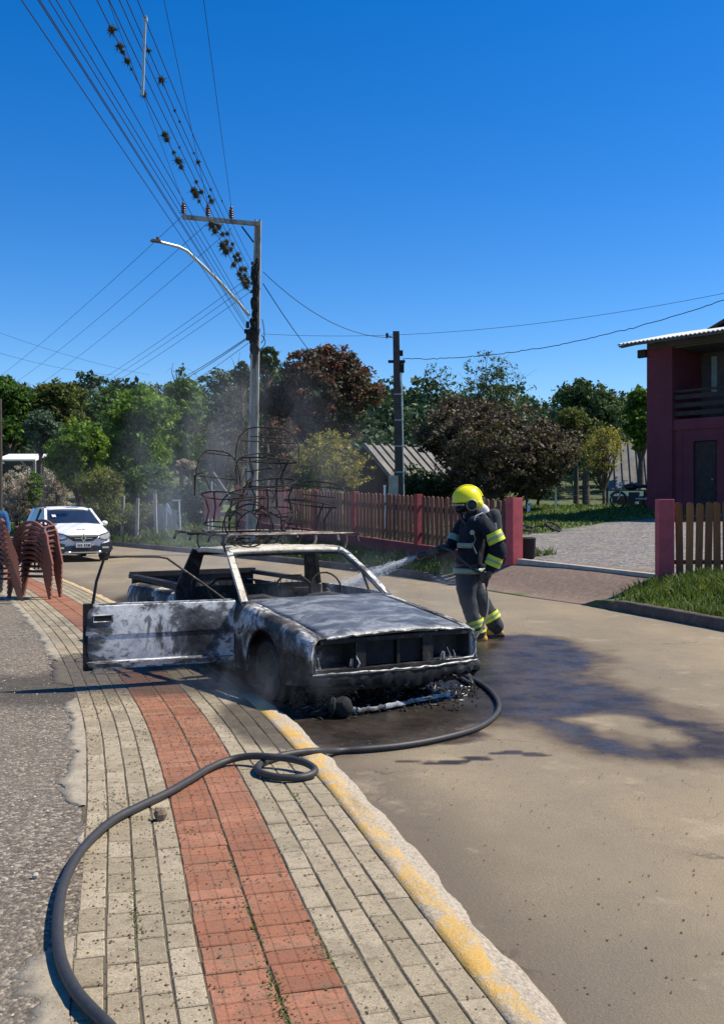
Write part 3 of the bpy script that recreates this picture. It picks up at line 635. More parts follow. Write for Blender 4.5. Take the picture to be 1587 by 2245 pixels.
a = mm.noise(1.2,5,.7,mm.co()); M['fibre'] = mm.done(mm.mix(mm.step(a,.4,.7,0,.6), (.62,.61,.57), (.38,.36,.33)), .85, 0, mm.bump(wv.outputs['Fac'],.2,.02))
mg_ = NT('window_glass'); M['glass'] = mg_.done((.02,.03,.04), .06, 0, None, .8)
M['palewin'] = simple('pale_curtained_glass', (.30,.40,.44), .3, 0, .2, 4, 0)
BA = Vector((9.95, 34.2, 0)); bd = Vector((.66, -.75, 0)).normalized(); BL = 9.5
BA = P(1417, 1110, 34.2); BA.z = 0; Bz = float(ZR(BA.x, BA.y))-.02
q = P(1640, 1110, 31.4); bd = Vector((q.x-BA.x, q.y-BA.y, 0)).normalized(); bn = Vector((bd.y, -bd.x, 0))    # bn points to the street
bld = thing('two_storey_house', 'two storey wine red house with balcony and corrugated roof behind the gravel yard', 'house', (BA.x, BA.y, Bz), math.atan2(bd.y, bd.x))
# local axes: x along facade, y away from the street, z up
H1 = 2.75; H2 = 5.62
def bx(mb, x0, x1, y0, y1, z0, z1): return mb.box(((x0+x1)/2,(y0+y1)/2,(z0+z1)/2), (x1-x0,y1-y0,z1-z0))
mb = MB()
bx(mb, 0, .98, 0, 6, -.4, H2)                          # corner pier
bx(mb, .98, 1.70, .12, .32, -.4, H1)                    # wall left of the door
bx(mb, 1.28, 1.32, .10, .12, 0, H1)                     # thin seam strip
bx(mb, 2.55, 2.95, .12, .32, -.4, H1); bx(mb, 1.70, 2.55, .12, .32, 2.35, H1)
bx(mb, 3.8, 9, .12, .32, -.4, H1); bx(mb, 2.95, 3.8, .12, .32, 2.35, H1)
bx(mb, .98, 9, .06, .36, H1, H1+.36)                    # slab band
bx(mb, 3.08, 3.40, .05, .4, H1+.36, H2); bx(mb, 6.0, 6.4, .05, .4, H1+.36, H2)
bx(mb, .98, 9, 5.8, 6, -.4, H2); bx(mb, 8.8, 9, .4, 5.8, -.4, H2)
part('wall', mb, M['wine2'], bld, None)
mb = MB(); bx(mb, .985, 8.8, 1.9, 2.05, H1+.36, H2); bx(mb, .985, 8.8, .36, 5.8, H1+.1, H1+.35); bx(mb, .985, 8.8, .10, 5.8, H2-.06, H2-.01)
part('balcony_wall', mb, M['bluegrey'], bld, None)
w_ = MB(); bx(w_, 1.40, 1.60, 1.84, 1.92, H1+1.35, H1+2.65); part('window', w_, M['palewin'], bld, None)
w_ = MB(); bx(w_, 3.6, 4.6, 1.84, 1.92, H1+1.15, H1+2.35); part('window', w_, M['glass'], bld, None)
for k, z in enumerate((.50,.78,1.06,1.30)):
    for x0, x1 in ((1.0, 3.06), (3.42, 5.98)):
        s_ = MB(); bx(s_, x0, x1, .10, .14, H1+z-.02, H1+z+(.13 if k < 3 else .06)); part('balcony_board', s_, M['darkwood'], bld, None)
for x0 in (1.70, 2.95):
    d_b = MB(); bx(d_b, x0+.02, x0+(.78 if x0 < 3 else .83), .2, .27, 0, 2.33); dd = part('door', d_b, M['darkwood'], bld, None)
    hd = MB().lathe((x0+.68,.19,1.05), (0,-1,0), [(0,.03),(.05,.035),(.06,.01)], 10); part('handle', hd, M['concrete'], dd)
# main roof: low mono slope with wide eaves, then the higher gable roof behind
mb = MB(); nW = 64; rows = []
for k in range(nW*2+1):
    x = -.62+10.2*k/(nW*2); zc = .018*math.sin(k*math.pi/1.0*.5*1.0)*1.0; zc = .02*(1 if k % 2 else -1)
    rows.append([(x, y, H2+.14+.215*(y+.85)+zc) for y in (-.85, 2.5)])
for r_ in (rows,): mb.grid([[Vector(p_) for p_ in r] for r in r_])
o = part('roof', mb, M['fibre'], bld, None); solid(o, .03)
mb = MB(); bx(mb, -.6, 9.6, -.80, -.76, H2+.06, H2+.12); part('fascia', mb, M['bluegrey'], bld, None)
for k in range(9):
    mb = MB(); mb.bar((-.51+k*1.25,-.75,H2+.08),(-.51+k*1.25,2.4,H2+.80),.08,.10); part('rafter', mb, M['darkwood'], bld, None)
mb = MB(); bx(mb, -.3, .0, -.12, .0, H2-.28, H2); part('bracket', mb, M['darkwood'], bld, None)
mb = MB().prism([(0,0,H2-.005),(0,2.4,H2-.005),(0,2.4,H2+.86),(0,0,H2+.30)], (.0,0,0), (8.98,0,0)); part('eave_wall', mb, M['bluegrey'], bld, None)
# gable roof
mb = MB(); rx = 5.2
for sgn in (-1, 1):
    mb.grid([[Vector((rx, y, H2+2.25)), Vector((rx+sgn*4.3, y, H2+.42))] for y in (1.6, 6.8)], flip=sgn > 0)
o = part('gable_roof', mb, M['darkwood'], bld, None); solid(o, .10)
mb = MB().prism([(rx-3.6,0,H2-.1),(rx+3.5,0,H2-.1),(rx+3.5,0,H2+.72),(rx,0,H2+2.12),(rx-3.6,0,H2+.66)], (0,2.2,0), (0,2.35,0)); part('gable_wall', mb, M['bluegrey'], bld, None)

# ---------------------------------------------------------------- small houses behind the trees
M['tile'] = simple('grey_roof_tile', (.19,.18,.16), .85, 0, .3, 2, .3)
M['brownwall'] = simple('brown_wall', (.14,.075,.055), .9, 0, .25, 2, .2)
M['white'] = simple('white_paint', (.78,.78,.75), .6, 0, .08, 4, .1)
def cottage(c, yaw, L, W, zw, zr, label, wallmat, ribs=14, z0=0.9):
    t = thing('cottage', label, 'house', (c[0],c[1],z0), yaw)                    # x = ridge direction
    mb = MB().prism([(0,-W/2,0),(0,W/2,0),(0,W/2,zw),(0,0,zr-.06),(0,-W/2,zw)], (-L/2,0,0), (L/2,0,0)); part('wall', mb, wallmat, t, None)
    for sg in (-1, 1):
        mb = MB(); o_ = .45; sl = (zr-zw)/(W/2); e = (W/2+o_)
        mb.add([(-L/2-.4,sg*e,zw-o_*sl),(L/2+.4,sg*e,zw-o_*sl),(L/2+.4,0,zr),(-L/2-.4,0,zr)], [(0,1,2,3) if sg < 0 else (3,2,1,0)])
        rf = part('roof', mb, M['tile'], t, None); solid(rf, .07)
        for k in range(ribs):
            x = -L/2-.3+(L+.6)*k/(ribs-1); mbr = MB().bar((x, sg*e, zw-o_*sl+.05), (x, 0, zr+.05), .10, .06); part('roof_rib', mbr, M['tile'], rf, None)
    for k in (-1, 1):
        mb = MB().box((k*L/5,-W/2-.02,zw*.55), (.9,.06,.9)); f_ = part('window', mb, M['white'], t, None)
        mb = MB().box((k*L/5,-W/2-.055,zw*.55), (.76,.03,.76)); part('pane', mb, M['glass'], f_, None)
    return t
h1 = P(905, 1050, 43.5); cottage((h1.x, h1.y), R(38), 4.8, 3.6, 1.75, 3.2, 'small brown cottage with ribbed grey roof between the yellow bush and the dark crown', M['brownwall'], 13, .95)
h2 = P(1440, 1050, 52); cottage((h2.x+1.5, h2.y), R(-12), 7.5, 5.0, 1.8, 4.0, 'low brown house with wide grey roof glimpsed left of the two storey house', M['brownwall'], 22, .95)
o = MB().box((0,0,0), (1.7,.3,.22)); pw = P(1366, 1082, 44); single('white_bench', o.box((-.6,0,-.3),(.1,.25,.45)).box((.6,0,-.3),(.1,.25,.45)), M['white'], 'low white bench near the far house wall', 'bench', loc=(pw.x, pw.y, pw.z))
# white roofs at the far left
def shed(px0, px1, py, d, w, dz, label, tilt=0, yaw=0):
    a, b = P(px0, py, d), P(px1, py+tilt, d); g = float(ZG(a.x, a.y)); c = (a+b)/2
    t = thing('shed', label, 'shed', (c.x, c.y, g), yaw); L = (b-a).length; zr = c.z-g
    mb = MB().add([(-L/2,-w/2,a.z-g-dz),(L/2,-w/2,b.z-g-dz),(L/2,w/2,b.z-g),(-L/2,w/2,a.z-g)], [(0,1,2,3)]); solid(part('roof', mb, M['white'], t, None), .10)
    mb = MB().box((0,w/2-.3,zr/2-.1), (L*.9,.15,zr-.5)); part('wall', mb, M['bluegrey'], t, None)
    for k in (-.46, .46):
        mb = MB().bar((L*k,-w/2+.15,0), (L*k,-w/2+.15,min(a.z,b.z)-g-dz), .14, .14); part('post', mb, M['concrete'], t, None)
    mb = MB().bar((L*.46,-w/2+.15,zr-dz-.9), (L*.46-.8,-w/2+.15,zr-dz-.05), .09, .09); part('brace', mb, M['concrete'], t, None)
    return t
shed(6, 92, 993, 57, 2.2, .42, 'open shed with a bright white flat roof above the pinkish flowering shrubs')
shed(70, 120, 962, 64, 2.0, .35, 'smaller pale pitched roof higher up among the trees', tilt=14)

# ---------------------------------------------------------------- poles
m = NT('pole_concrete'); co = m.co(); a = m.noise(3,6,.7,m.map(co,(1,1,.35))); a2 = m.noise(30,4,.7,co)
M['pole'] = m.done(m.mix(m.step(a2,.45,.7,0,.4), m.ramp(a,[(.35,(.13,.12,.10)),(.5,(.34,.32,.27)),(.7,(.46,.44,.38))]), (.10,.09,.08)), .9, 0, m.bump(a2,.4,.01))
M['polemoss'] = simple('lichen_dark', (.03,.028,.022), .95, 0, .5, 6, .8, .2, .05)
M['galv'] = simple('galvanised_steel', (.50,.56,.54), .45, .5, .15, 6, .05)
M['insul'] = simple('brown_porcelain', (.10,.05,.04), .3, 0, .1, 6, 0)
M['cable'] = simple('black_cable', (.012,.012,.016), .7, 0, .1, 6, 0)
M['darkpole'] = simple('dark_timber_pole', (.07,.055,.05), .9, 0, .35, 4, .5)
pb = P(551, 1195, 31.5); ptop = P(566, 482, 31.5); PX, PY = pb.x, pb.y; z0 = float(ZR(PX, PY)); lean = (ptop.x-pb.x)/(ptop.z-pb.z)
pole = thing('utility_pole', 'tall concrete power pole with cross arm and street light, before the long fence', 'utility pole', (PX, PY, z0))
TOP = ptop.z-z0
def px_(z): return lean*z
mb = MB()                                              # double-T concrete section: two flanges and a web with steps
for s_ in (-1, 1):
    vs = []
    for z, wd in ((-.5,.175),(TOP,.10)):
        for x, y in ((-1,-1),(1,-1),(1,1),(-1,1)): vs.append((px_(z)+s_*wd*.75+x*wd*.25, y*wd*.9, z))
    mb.add(vs, [(3,2,1,0),(4,5,6,7),(0,1,5,4),(1,2,6,5),(2,3,7,6),(3,0,4,7)])
vs = []
for z, wd in ((-.5,.175),(TOP-.05,.10)):
    for x, y in ((-1,-1),(1,-1),(1,1),(-1,1)): vs.append((px_(z)+x*wd*.52, y*.04, z))
mb.add(vs, [(3,2,1,0),(4,5,6,7),(0,1,5,4),(1,2,6,5),(2,3,7,6),(3,0,4,7)])
part('shaft', mb, M['pole'], pole, None)
for k in range(9):
    z = .6+k*.95; mb = MB().box((px_(z),0,z), (.19-.008*k,.17-.006*k,.10)); part('web_block', mb, M['pole'], pole, None)
mb = MB(); rr = random.Random(3)
for k in range(60):
    z = TOP-.0-rr.random()*3.2-1.4; mb.ell((px_(z)+rr.uniform(-.12,.05), -.10+rr.uniform(-.03,.03), z), (.05+.05*rr.random(),.03,.10+.12*rr.random()), 7, 5, noise=.5, seed=k)
part('lichen_growth', mb, M['polemoss'], pole, 60)
a_ = P(402, 478, 31.2); b_ = P(572, 494, 31.5); loc = Vector((PX, PY, z0))
mb = MB().bar(a_-loc+Vector((0,-.12,0)), b_-loc+Vector((0,-.12,0)), .11, .13); arm = part('cross_arm', mb, M['pole'], pole, None)
mb = MB().bar(P(530,496,31.3)-loc, P(556,531,31.4)-loc, .04, .04); part('arm_brace', mb, M['soot'], pole, None)
INS = []
for px in (404, 457, 508):
    t_ = (px-402)/170; base = a_.lerp(b_, t_)-loc+Vector((0,-.12,.07)); prof = [(0,.03),(.05,.03)]
    for k in range(4): prof += [(.06+k*.07,.085),(.085+k*.07,.075),(.10+k*.07,.035)]
    prof += [(.34,.05),(.40,.04),(.42,.01)]
    mb = MB().lathe(base, (0,0,1), prof, 12); part('insulator', mb, M['insul'], pole, 60); INS.append(base+loc+Vector((0,0,.40)))
# street light arm
pts = [P(x,y,d) for x,y,d in ((547,692,31.4),(520,660,31.0),(480,616,30.4),(440,578,29.9),(410,550,29.5),(392,541,29.3),(372,536,29.1),(352,531,28.9))]
la = part('lamp_arm', MB().tube([p_-loc for p_ in pts], .05, 8), M['galv'], pole, 60)
e = P(345,529,28.85)-loc; mb = MB().box(e+Vector((-.02,0,.01)), (.34,.2,.07), Matrix.Rotation(.12,3,'Y'), taper=.7).lathe(e+Vector((.02,0,.05)), (0,0,1), [(0,.05),(.07,.05),(.08,.02)], 8)
part('lamp_head', mb, M['darkpole'], la, 40)
mb = MB(); cz = P(555,735,31.5)-loc                                            # service boxes and brackets
mb.box(cz+Vector((-.05,-.14,.1)), (.42,.14,.12)).box(cz+Vector((-.13,-.16,-.05)), (.14,.14,.28)).box(cz+Vector((.10,-.14,-.02)), (.12,.12,.34)).lathe(cz+Vector((-.16,-.1,.22)), (0,0,1), [(0,.06),(.2,.05)], 8)
part('cable_bracket', mb, M['soot'], pole, None)
for z in (P(0,600,31.5).z, P(0,622,31.5).z, P(0,640,31.5).z, P(0,578,31.5).z):
    mb = MB().lathe(Vector((px_(z-z0)-.15,-.05,z-z0-.05)), (0,0,1), [(0,.04),(.05,.05),(.1,.03)], 8); part('spool_insulator', mb, M['insul'], pole, 60)
# loops of cable to the right of the shaft
lp = MB(); 
for (c1, c2, c3) in (((575,700),(586,745),(572,752)), ((573,735),(590,748),(574,765))):
    pts = [P(*c1,31.4)-loc, P(*c2,31.4)-loc, P(*c3,31.4)-loc]; lp.tube([pts[0].lerp(pts[1],t).lerp(pts[1].lerp(pts[2],t),t) for t in np.linspace(0,1,9)], .014, 5)
part('slack_cable', lp, M['cable'], pole, 60)

p2b = P(876, 1080, 36); p2t = P(868, 727, 36); z2 = float(ZR(p2b.x, p2b.y)); loc2 = Vector((p2b.x, p2b.y, z2)); H = p2t.z-z2
pole2 = thing('service_pole', 'shorter dark pole with meter box behind the picket fence, carrying the house cables', 'utility pole', loc2)
dx = (p2t.x-p2b.x)/H
vs = []
for z, wd in ((-.4,.15),(H,.115)):
    for x, y in ((-1,-1),(1,-1),(1,1),(-1,1)): vs.append((dx*z+x*wd, y*wd, z))
part('shaft', MB().add(vs, [(3,2,1,0),(4,5,6,7),(0,1,5,4),(1,2,6,5),(2,3,7,6),(3,0,4,7)]), M['darkpole'], pole2, None)
part('conduit', MB().tube([(dx*z+.165,-.10,z) for z in (-.2,1,2.5,4,H-1.4)], .028, 7), M['galv'], pole2, 60)
for k in range(5):
    z = .9+k*.95; part('strap', MB().box((dx*z+.05,-.01,z), (.36,.29,.025)), M['galv'], pole2, None)
for c_, s_ in (((dx*(H-1.1),0,H-1.1), (.62,.14,.09)), ((dx*H+.21,-.05,H-1.34), (.16,.16,.35)), ((dx*H+.19,-.05,H-.8), (.12,.12,.2)), ((dx*H-.33,0,H-.15), (.09,.09,.18))): part('bracket', MB().box(c_, s_), M['soot'], pole2, None)
part('top_wire_arm', MB().bar((dx*H-.15,0,H-.2), (dx*H-.35,0,H-.15), .03, .03), M['soot'], pole2, None)
mp = P(862, 1066, 35); mb = MB().box((0,0,.0), (.34,.2,.75)).box((0,-.11,.12), (.22,.03,.25)); single('meter_box', mb.box((.0,.02,-.8), (.12,.12,1.0)), M['concrete'], 'grey meter cabinet standing behind the pickets beside the dark pole', 'meter box', loc=(mp.x, mp.y, mp.z))
mp = P(843, 1100, 33); single('white_stake', MB().box((0,0,0), (.07,.05,1.7)).box((0,0,.88),(.09,.07,.06)), M['white'], 'thin white post behind the pickets left of the meter cabinet', 'post', loc=(mp.x, mp.y, 1.35))

# ---------------------------------------------------------------- wires
def wire(a, b, sag, label, r=.006, n=28, group=None, mat='cable', wob=0):
    a, b = Vector(a), Vector(b); pts = []
    for i in range(n+1):
        t = i/n; p_ = a.lerp(b, t); p_.z -= sag*4*t*(1-t)
        if wob: p_ += Vector((random.gauss(0,wob),0,random.gauss(0,wob)))
        pts.append(p_)
    o = single('overhead_wire', MB().tube([p_-a for p_ in pts], r, 5), M[mat], label, 'wire', group, 60, loc=a); return pts
def through(px0, py0, x_line, pxt, pyt, d_pole=31.5, d_end=-6, **k):
    pass
def line_from(pa, d_a, pxt, pyt, Ht, label, d_end=-5, sag=.35, **kw):
    """from the pole point pa=(px,py) at d_a, through the picture's top edge point (pxt, pyt) where it hangs Ht above the eye, on to the next pole"""
    a = P(*pa, d_a); dt = Ht*F/(HZ-pyt); b = P(pxt, pyt, dt); d_ = (b-a)/(d_a-dt); e = a+d_*(d_a-d_end); e.z = a.z
    # sag chosen so that the wire really passes b
    t = (d_a-dt)/(d_a-d_end); sag = (a.z-b.z)/(4*t*(1-t)); return wire(a, e, sag, label, **kw)
WP = {}
hv = 'bare high voltage wires over the cross arm'
for i, (px, q) in enumerate(((404,238),(457,360),(508,447))):
    a = INS[i]; Ht = a.z-CAMZ-.25; dt = Ht*F/HZ; b = P(q, 0, dt); d_ = (b-a)/(31.3-dt); e = a+d_*36.3; e.z = a.z; t = (31.3-dt)/36.3
    wire(a, e, (a.z-b.z)/(4*t*(1-t)), ['left high voltage wire from the outermost insulator','middle high voltage wire from the centre insulator','right high voltage wire, the lone line right of all others'][i], .0065, group=hv)
lv = 'stacked low voltage wires hung with air plants'
LV = [((553,576),302,7.0),((552,598),278,6.85),((551,615),262,6.7),((550,628),240,6.5),((549,642),213,6.3)]
for k, (pa, q, Ht) in enumerate(LV):
    WP[k] = line_from(pa, 31.4, q, 0, Ht, ['topmost','second from the top','third from the top','fourth from the top','lowest'][k]+' of the five stacked power wires meeting the concrete pole', group=lv, r=.0075)
tl = 'telephone and data cables fixed low on the concrete pole'
TLc = [((546,690),152,6.05),((546,700),124,5.9),((546,716),108,5.75),((546,722),88,5.6),((546,728),84,5.55),((546,742),48,5.35)]
for k, (pa, q, Ht) in enumerate(TLc):
    line_from(pa, 31.4, q, 0, Ht, ['upper right','second','third','fourth','fifth','lowest leftmost'][k]+' cable of the left bundle running to the top left corner', group=tl, r=.007)
# branch lines leaving to the far left
br = 'thin wires crossing away to the far left'
for k, (pa, pb_) in enumerate([((404,470),(-60,868)),((457,488),(-10,868)),((508,500),(45,870)),((549,606),(90,905)),((549,622),(100,908)),((549,640),(112,912))]):
    a = P(*pa, 31.4); b = P(*pb_, 78); wire(a, b, .35, ['high wire to the far left from the cross arm end','high wire to the far left from the cross arm middle','high wire to the far left from near the pole','upper thin wire descending left from the shaft','middle thin wire descending left from the shaft','lower thin wire descending left from the shaft'][k], .008, group=br)
for k, (pa, pb_) in enumerate([((545,738),(300,868)),((545,741),(305,872)),((545,752),(330,876))]):
    wire(P(*pa,31.4), P(*pb_,80), .35, ['upper','middle','lower'][k]+' dark cable dropping behind the left trees from the cable bracket', .014 if k < 2 else .009, group='low cables going behind the trees')
for k, (a_, b_) in enumerate([((-40,715),(330,822)),((-40,762),(250,822))]):
    wire(P(*a_,60), P(*b_,85), .3, ['upper','lower'][k]+' faint distant wire over the left treetops', .010, group='faint distant wires')
wire(P(577,596,31.4), P(862,740,36), .55, 'cable sagging from the concrete pole to the dark pole', .012)
wire(P(577,622,31.4), P(705,800,52), .15, 'cable going down behind the dark red tree', .016)
wire(P(575,732,31.4), P(1640,632,24), .45, 'long faint wire across the right sky', .006, n=40)
wire(P(884,786,36), P(1660,632,27), .55, 'twisted house cable from the dark pole towards the red house', .013, n=90, wob=.012)
wire(P(884,786,36), P(880,800,35.8), .05, 'short drip loop below the twisted cable', .012, n=8)
# spacer rod that keeps the wires apart
def on_wire(k, py):                                   # point of power wire k that shows at row py
    pts = WP[k]
    for i in range(len(pts)-1):
        a, b = pts[i], pts[i+1]
        if min(a.y,b.y) < .5: break
        ya, yb = HZ-(a.z-CAMZ)*F/a.y, HZ-(b.z-CAMZ)*F/b.y
        if (ya-py)*(yb-py) <= 0:
            t = (py-ya)/(yb-ya+1e-9); return a.lerp(b, t)
    return pts[0]
t_ = on_wire(0, 40); lo = on_wire(4, 205); lo2 = Vector((t_.x, t_.y, lo.z*t_.y/lo.y*0+min(lo.z, t_.z-1.0)))
single('wire_spacer', MB().bar((0,0,.05), tuple(P(313,208,t_.y)-t_), .035, .035).box((0,0,0),(.06,.06,.06)), M['galv'], 'pale upright spacer rod clamped across the stacked wires', 'spacer', loc=t_)
# air plants
m = NT('air_plant_leaf'); M['airplant'] = m.done(m.ramp(m.noise(6,3,.6,m.co()), [(.3,(.012,.016,.010)),(.7,(.035,.04,.022))]), .9)
def airplant(c, r, n, label):
    c = Vector(c); mb = MB(); rr = random.Random(int(c.x*1e4) ^ int(c.y*777))
    for k in range(n):
        d = Vector((rr.gauss(0,1),rr.gauss(0,1),rr.gauss(0,1))).normalized(); L = r*rr.uniform(.5,1.15); s_ = d.orthogonal().normalized()*r*.07; u = s_.cross(d).normalized()*r*.06
        tip = d*L+Vector((0,0,-.15*r)); mb.add([s_, -s_*.5+u, -s_*.5-u, tip], [(0,1,3),(1,2,3),(2,0,3)])
    mb.ell((0,0,0), (r*.42,r*.42,r*.42), 7, 5, noise=.4, seed=n)
    return single('air_plant', mb, M['airplant'], label, 'air plant', 'air plants on the wires', None, loc=c)
plants = [(4,63,1.5),(4,100,1.35),(4,112,.9),(4,132,1.2),(4,150,.5),(4,205,1.0),(4,294,1.2),(4,305,1.1),(4,333,.7),(4,352,1.3),(4,366,.9),(4,418,1.4),(4,428,1.1),(4,440,.6),(3,420,.9),(3,398,.7),(3,322,.4),(2,440,1.0),(2,430,.6),(1,355,.8),(1,335,.4),(1,242,.5),(1,265,.4),(1,110,.8),(1,175,1.2),
                 (4,492,1.5),(4,505,1.2),(4,538,1.5),(4,550,1.4),(4,580,1.0),(3,497,1.1),(3,513,.9),(3,530,.9),(3,546,.9),(3,562,.8),(3,570,.8),(2,512,.8),(2,535,.7),(2,558,.9),(2,568,.8),(2,590,.9),(3,590,1.0),(4,600,1.0),(4,610,1.0),(4,620,1.1),(4,628,1.1),(3,604,.8),(3,612,.8),(3,618,.8),(1,415,.5),(0,440,.3)]
wn = ['topmost','second','third','fourth','lowest']; od = ['first','second','third','fourth','fifth','sixth','seventh','eighth','ninth','tenth','eleventh','twelfth','13th','14th','15th','16th','17th','18th','19th','20th','21st','22nd','23rd','24th','25th','26th']
seen = {}
for k, py, r in sorted(plants):
    seen[k] = seen.get(k, 0)+1; sz_ = 'large shaggy' if r > 1.15 else 'spiky' if r > .75 else 'tiny'; c = on_wire(k, py)
    airplant(c, r*.0054*c.y*1.15, 46, f'{sz_} dark air plant, {od[seen[k]-1]} from the picture top on the {wn[k]} power wire')
# ---------------------------------------------------------------- trees and shrubs
def leaf_cloud(clusters, per, size, spread, tint_lo=.15, tint_hi=.85, flat=.6, seed=1, droop=0, upright=0):
    """clusters (n,4): centre + radius; returns V, F(quads), tint"""
    g = np.random.default_rng(seed); n = len(clusters); N = n*per
    C = np.repeat(clusters[:, :3], per, 0); rad = np.repeat(clusters[:, 3], per)
    d = g.normal(size=(N,3)); d /= np.linalg.norm(d,axis=1)[:,None]; d[:,2] *= flat
    c = C+d*(rad*g.random(N)**.5*spread)[:,None]
    nrm = g.normal(size=(N,3))+d*.8+np.array((0,0,.5)); nrm /= np.linalg.norm(nrm,axis=1)[:,None]
    t = np.cross(nrm, g.normal(size=(N,3))); t[:,2] -= droop; t[:,2] += upright; t /= np.linalg.norm(t,axis=1)[:,None]; b = np.cross(nrm, t); b /= np.linalg.norm(b,axis=1)[:,None]
    s = (size*np.exp(g.normal(-.03,.30,N)))[:,None]; V = np.stack([c-t*s, c-b*s*.5+nrm*s*.12, c+t*s, c+b*s*.5+nrm*s*.12], 1).reshape(-1,3)
    ct = g.uniform(tint_lo, tint_hi, n); tint = np.clip(np.repeat(ct, per)+g.normal(0,.14,N), 0, 1)
    return V, np.arange(N*4).reshape(-1,4), np.repeat(tint, 4)
def lobes_to_clusters(lobes, n, crad, seed, inner=.25):
    g = np.random.default_rng(seed); L = np.array(lobes, float); wt = L[:,3]*L[:,4]*L[:,5]; wt = wt**.7; idx = g.choice(len(L), n, p=wt/wt.sum())
    d = g.normal(size=(n,3)); d /= np.linalg.norm(d,axis=1)[:,None]; r = np.where(g.random(n) < inner, g.random(n), g.uniform(.72,1.06,n))
    c = L[idx,:3]+d*L[idx,3:6]*r[:,None]; c[:,2] = np.maximum(c[:,2], .15)
    return np.concatenate([c, (crad*g.uniform(.6,1.4,n))[:,None]], 1)
def rnd_lobes(w, dpt, z0, z1, n, seed, rmin=.28, rmax=.5):
    rr = random.Random(seed); out = [(0,0,(z0+z1)/2, w*.36, dpt*.36, (z1-z0)*.42)]
    for k in range(n):
        a = rr.uniform(0,6.283); q = rr.uniform(.35,.62); zz = rr.random(); f = math.sin(math.pi*min(.95,max(.12,zz*.8+.12)))
        r = rr.uniform(rmin,rmax)*w*.5; out.append((math.cos(a)*w*.5*q*f*1.2, math.sin(a)*dpt*.5*q*f*1.2, z0+(z1-z0)*(.18+.68*zz), r, r*dpt/w, r*.75))
    return out
def woody(H, base_r, crown_pts, seed, n0=1, fork=.3, wig=.06):
    rr = random.Random(seed); mb = MB(); ft = Vector((0,0,H*fork)); mb.tube([(0,0,-.2),(rr.gauss(0,.03),rr.gauss(0,.03),H*fork*.5),tuple(ft)], [base_r*1.25,base_r,base_r*.85], 8)
    for c in crown_pts:
        c = Vector(c); mid = ft.lerp(c,.5)+Vector((rr.gauss(0,wig),rr.gauss(0,wig),abs(rr.gauss(0,wig))))*H*.6
        mb.tube([ft+Vector((0,0,-H*.02)), ft.lerp(mid,.55), mid, mid.lerp(c,.6), c], [base_r*.55,base_r*.42,base_r*.3,base_r*.18,base_r*.07], 6, cap=False)
        for q in range(2):
            e = c+Vector((rr.gauss(0,.06),rr.gauss(0,.06),rr.gauss(.0,.04)))*H; mb.tube([mid, mid.lerp(e,.5)+Vector((0,0,.03*H)), e], [base_r*.2,base_r*.1,base_r*.03], 5, cap=False)
    return mb
def tree(kind, label, cat, loc, w, z0, z1, mat, ncl, per, size, crad=None, seed=1, dpt=None, nl=9, trunk=.12, fork=None, inner=.25, group=None, spread=1., flat=.6, lobes=None, droop=0, upright=0, limbs=9, tl=.15, th=.85):
    t = thing(kind, label, cat, loc, 0, group); dpt = dpt or w
    lobes = lobes or rnd_lobes(w, dpt, z0, z1, nl, seed)
    cl = lobes_to_clusters(lobes, ncl, crad or w*.09, seed, inner); V, Fq, ti = leaf_cloud(cl, per, size, spread, tl, th, flat, seed, droop, upright)
    link('crown', np_mesh('crown', V, Fq, M[mat], ti), t)
    rr = random.Random(seed+5); cps = [cl[rr.randrange(len(cl))][:3] for _ in range(limbs)]
    part('trunk', woody(z1, trunk, cps, seed, fork=fork if fork is not None else max(.12, z0/z1*.9)), M['bark'], t, 60)
    return t
def at(px, d, right=True):
    x = (px-CX)/F*d; return (x, d, float(ZR(x, d)) if (right and d < 70 and x > float(RX(d))) else float(ZG(x, d)))
def ztop(py, d, z): return CAMZ+(HZ-py)/F*d-z
def T(kind, label, cat, pxc, pxw, pyt, d, mat, ncl, per, size, seed, pyb=None, **k):
    loc = at(pxc, d); w = pxw/F*d; z1 = ztop(pyt, d, loc[2]); z0 = max(.1, ztop(pyb, d, loc[2])) if pyb else z1*.2
    return tree(kind, label, cat, loc, w, z0, z1, mat, ncl, per, size, seed=seed, **k)
T('dark_red_tree', 'big round dark tree with reddish leaves at its right edge, behind the concrete pole', 'tree', 703, 262, 762, 52, 'leaf_red', 900, 42, .10, 11, pyb=1010, nl=16, trunk=.22, crad=.42, inner=.12)
T('brown_leaved_tree', 'broad dark brown leaved tree behind the gate post and helmet', 'tree', 1075, 385, 868, 38, 'leaf_brown', 1000, 40, .072, 12, pyb=1085, nl=16, trunk=.2, crad=.34, inner=.15)
T('yellow_bush', 'yellow green bush in front of the cottage, above the picket fence', 'bush', 722, 195, 945, 39, 'leaf_yellow', 300, 24, .05, 13, pyb=1075, nl=9, trunk=.05, crad=.22, fork=.06, inner=.35, limbs=22)
T('yellow_tree', 'small yellowish tree with bare lower branches left of the red house', 'tree', 1322, 140, 928, 42, 'leaf_yellow', 190, 22, .05, 14, pyb=1050, nl=8, trunk=.07, crad=.25, fork=.16, inner=.35, limbs=24)
T('wispy_tree', 'thin open-crowned tree whose sparse branches rise above the brown crown', 'tree', 1040, 270, 785, 50, 'leaf_dark', 190, 22, .065, 15, pyb=930, nl=12, trunk=.1, crad=.28, inner=.5, limbs=34, fork=.4)
T('red_tuft_tree', 'little reddish treetop peeking over the brown crown', 'tree', 1003, 45, 878, 46, 'leaf_red', 40, 26, .06, 16, pyb=930, nl=3, trunk=.07, tl=.8, th=1)
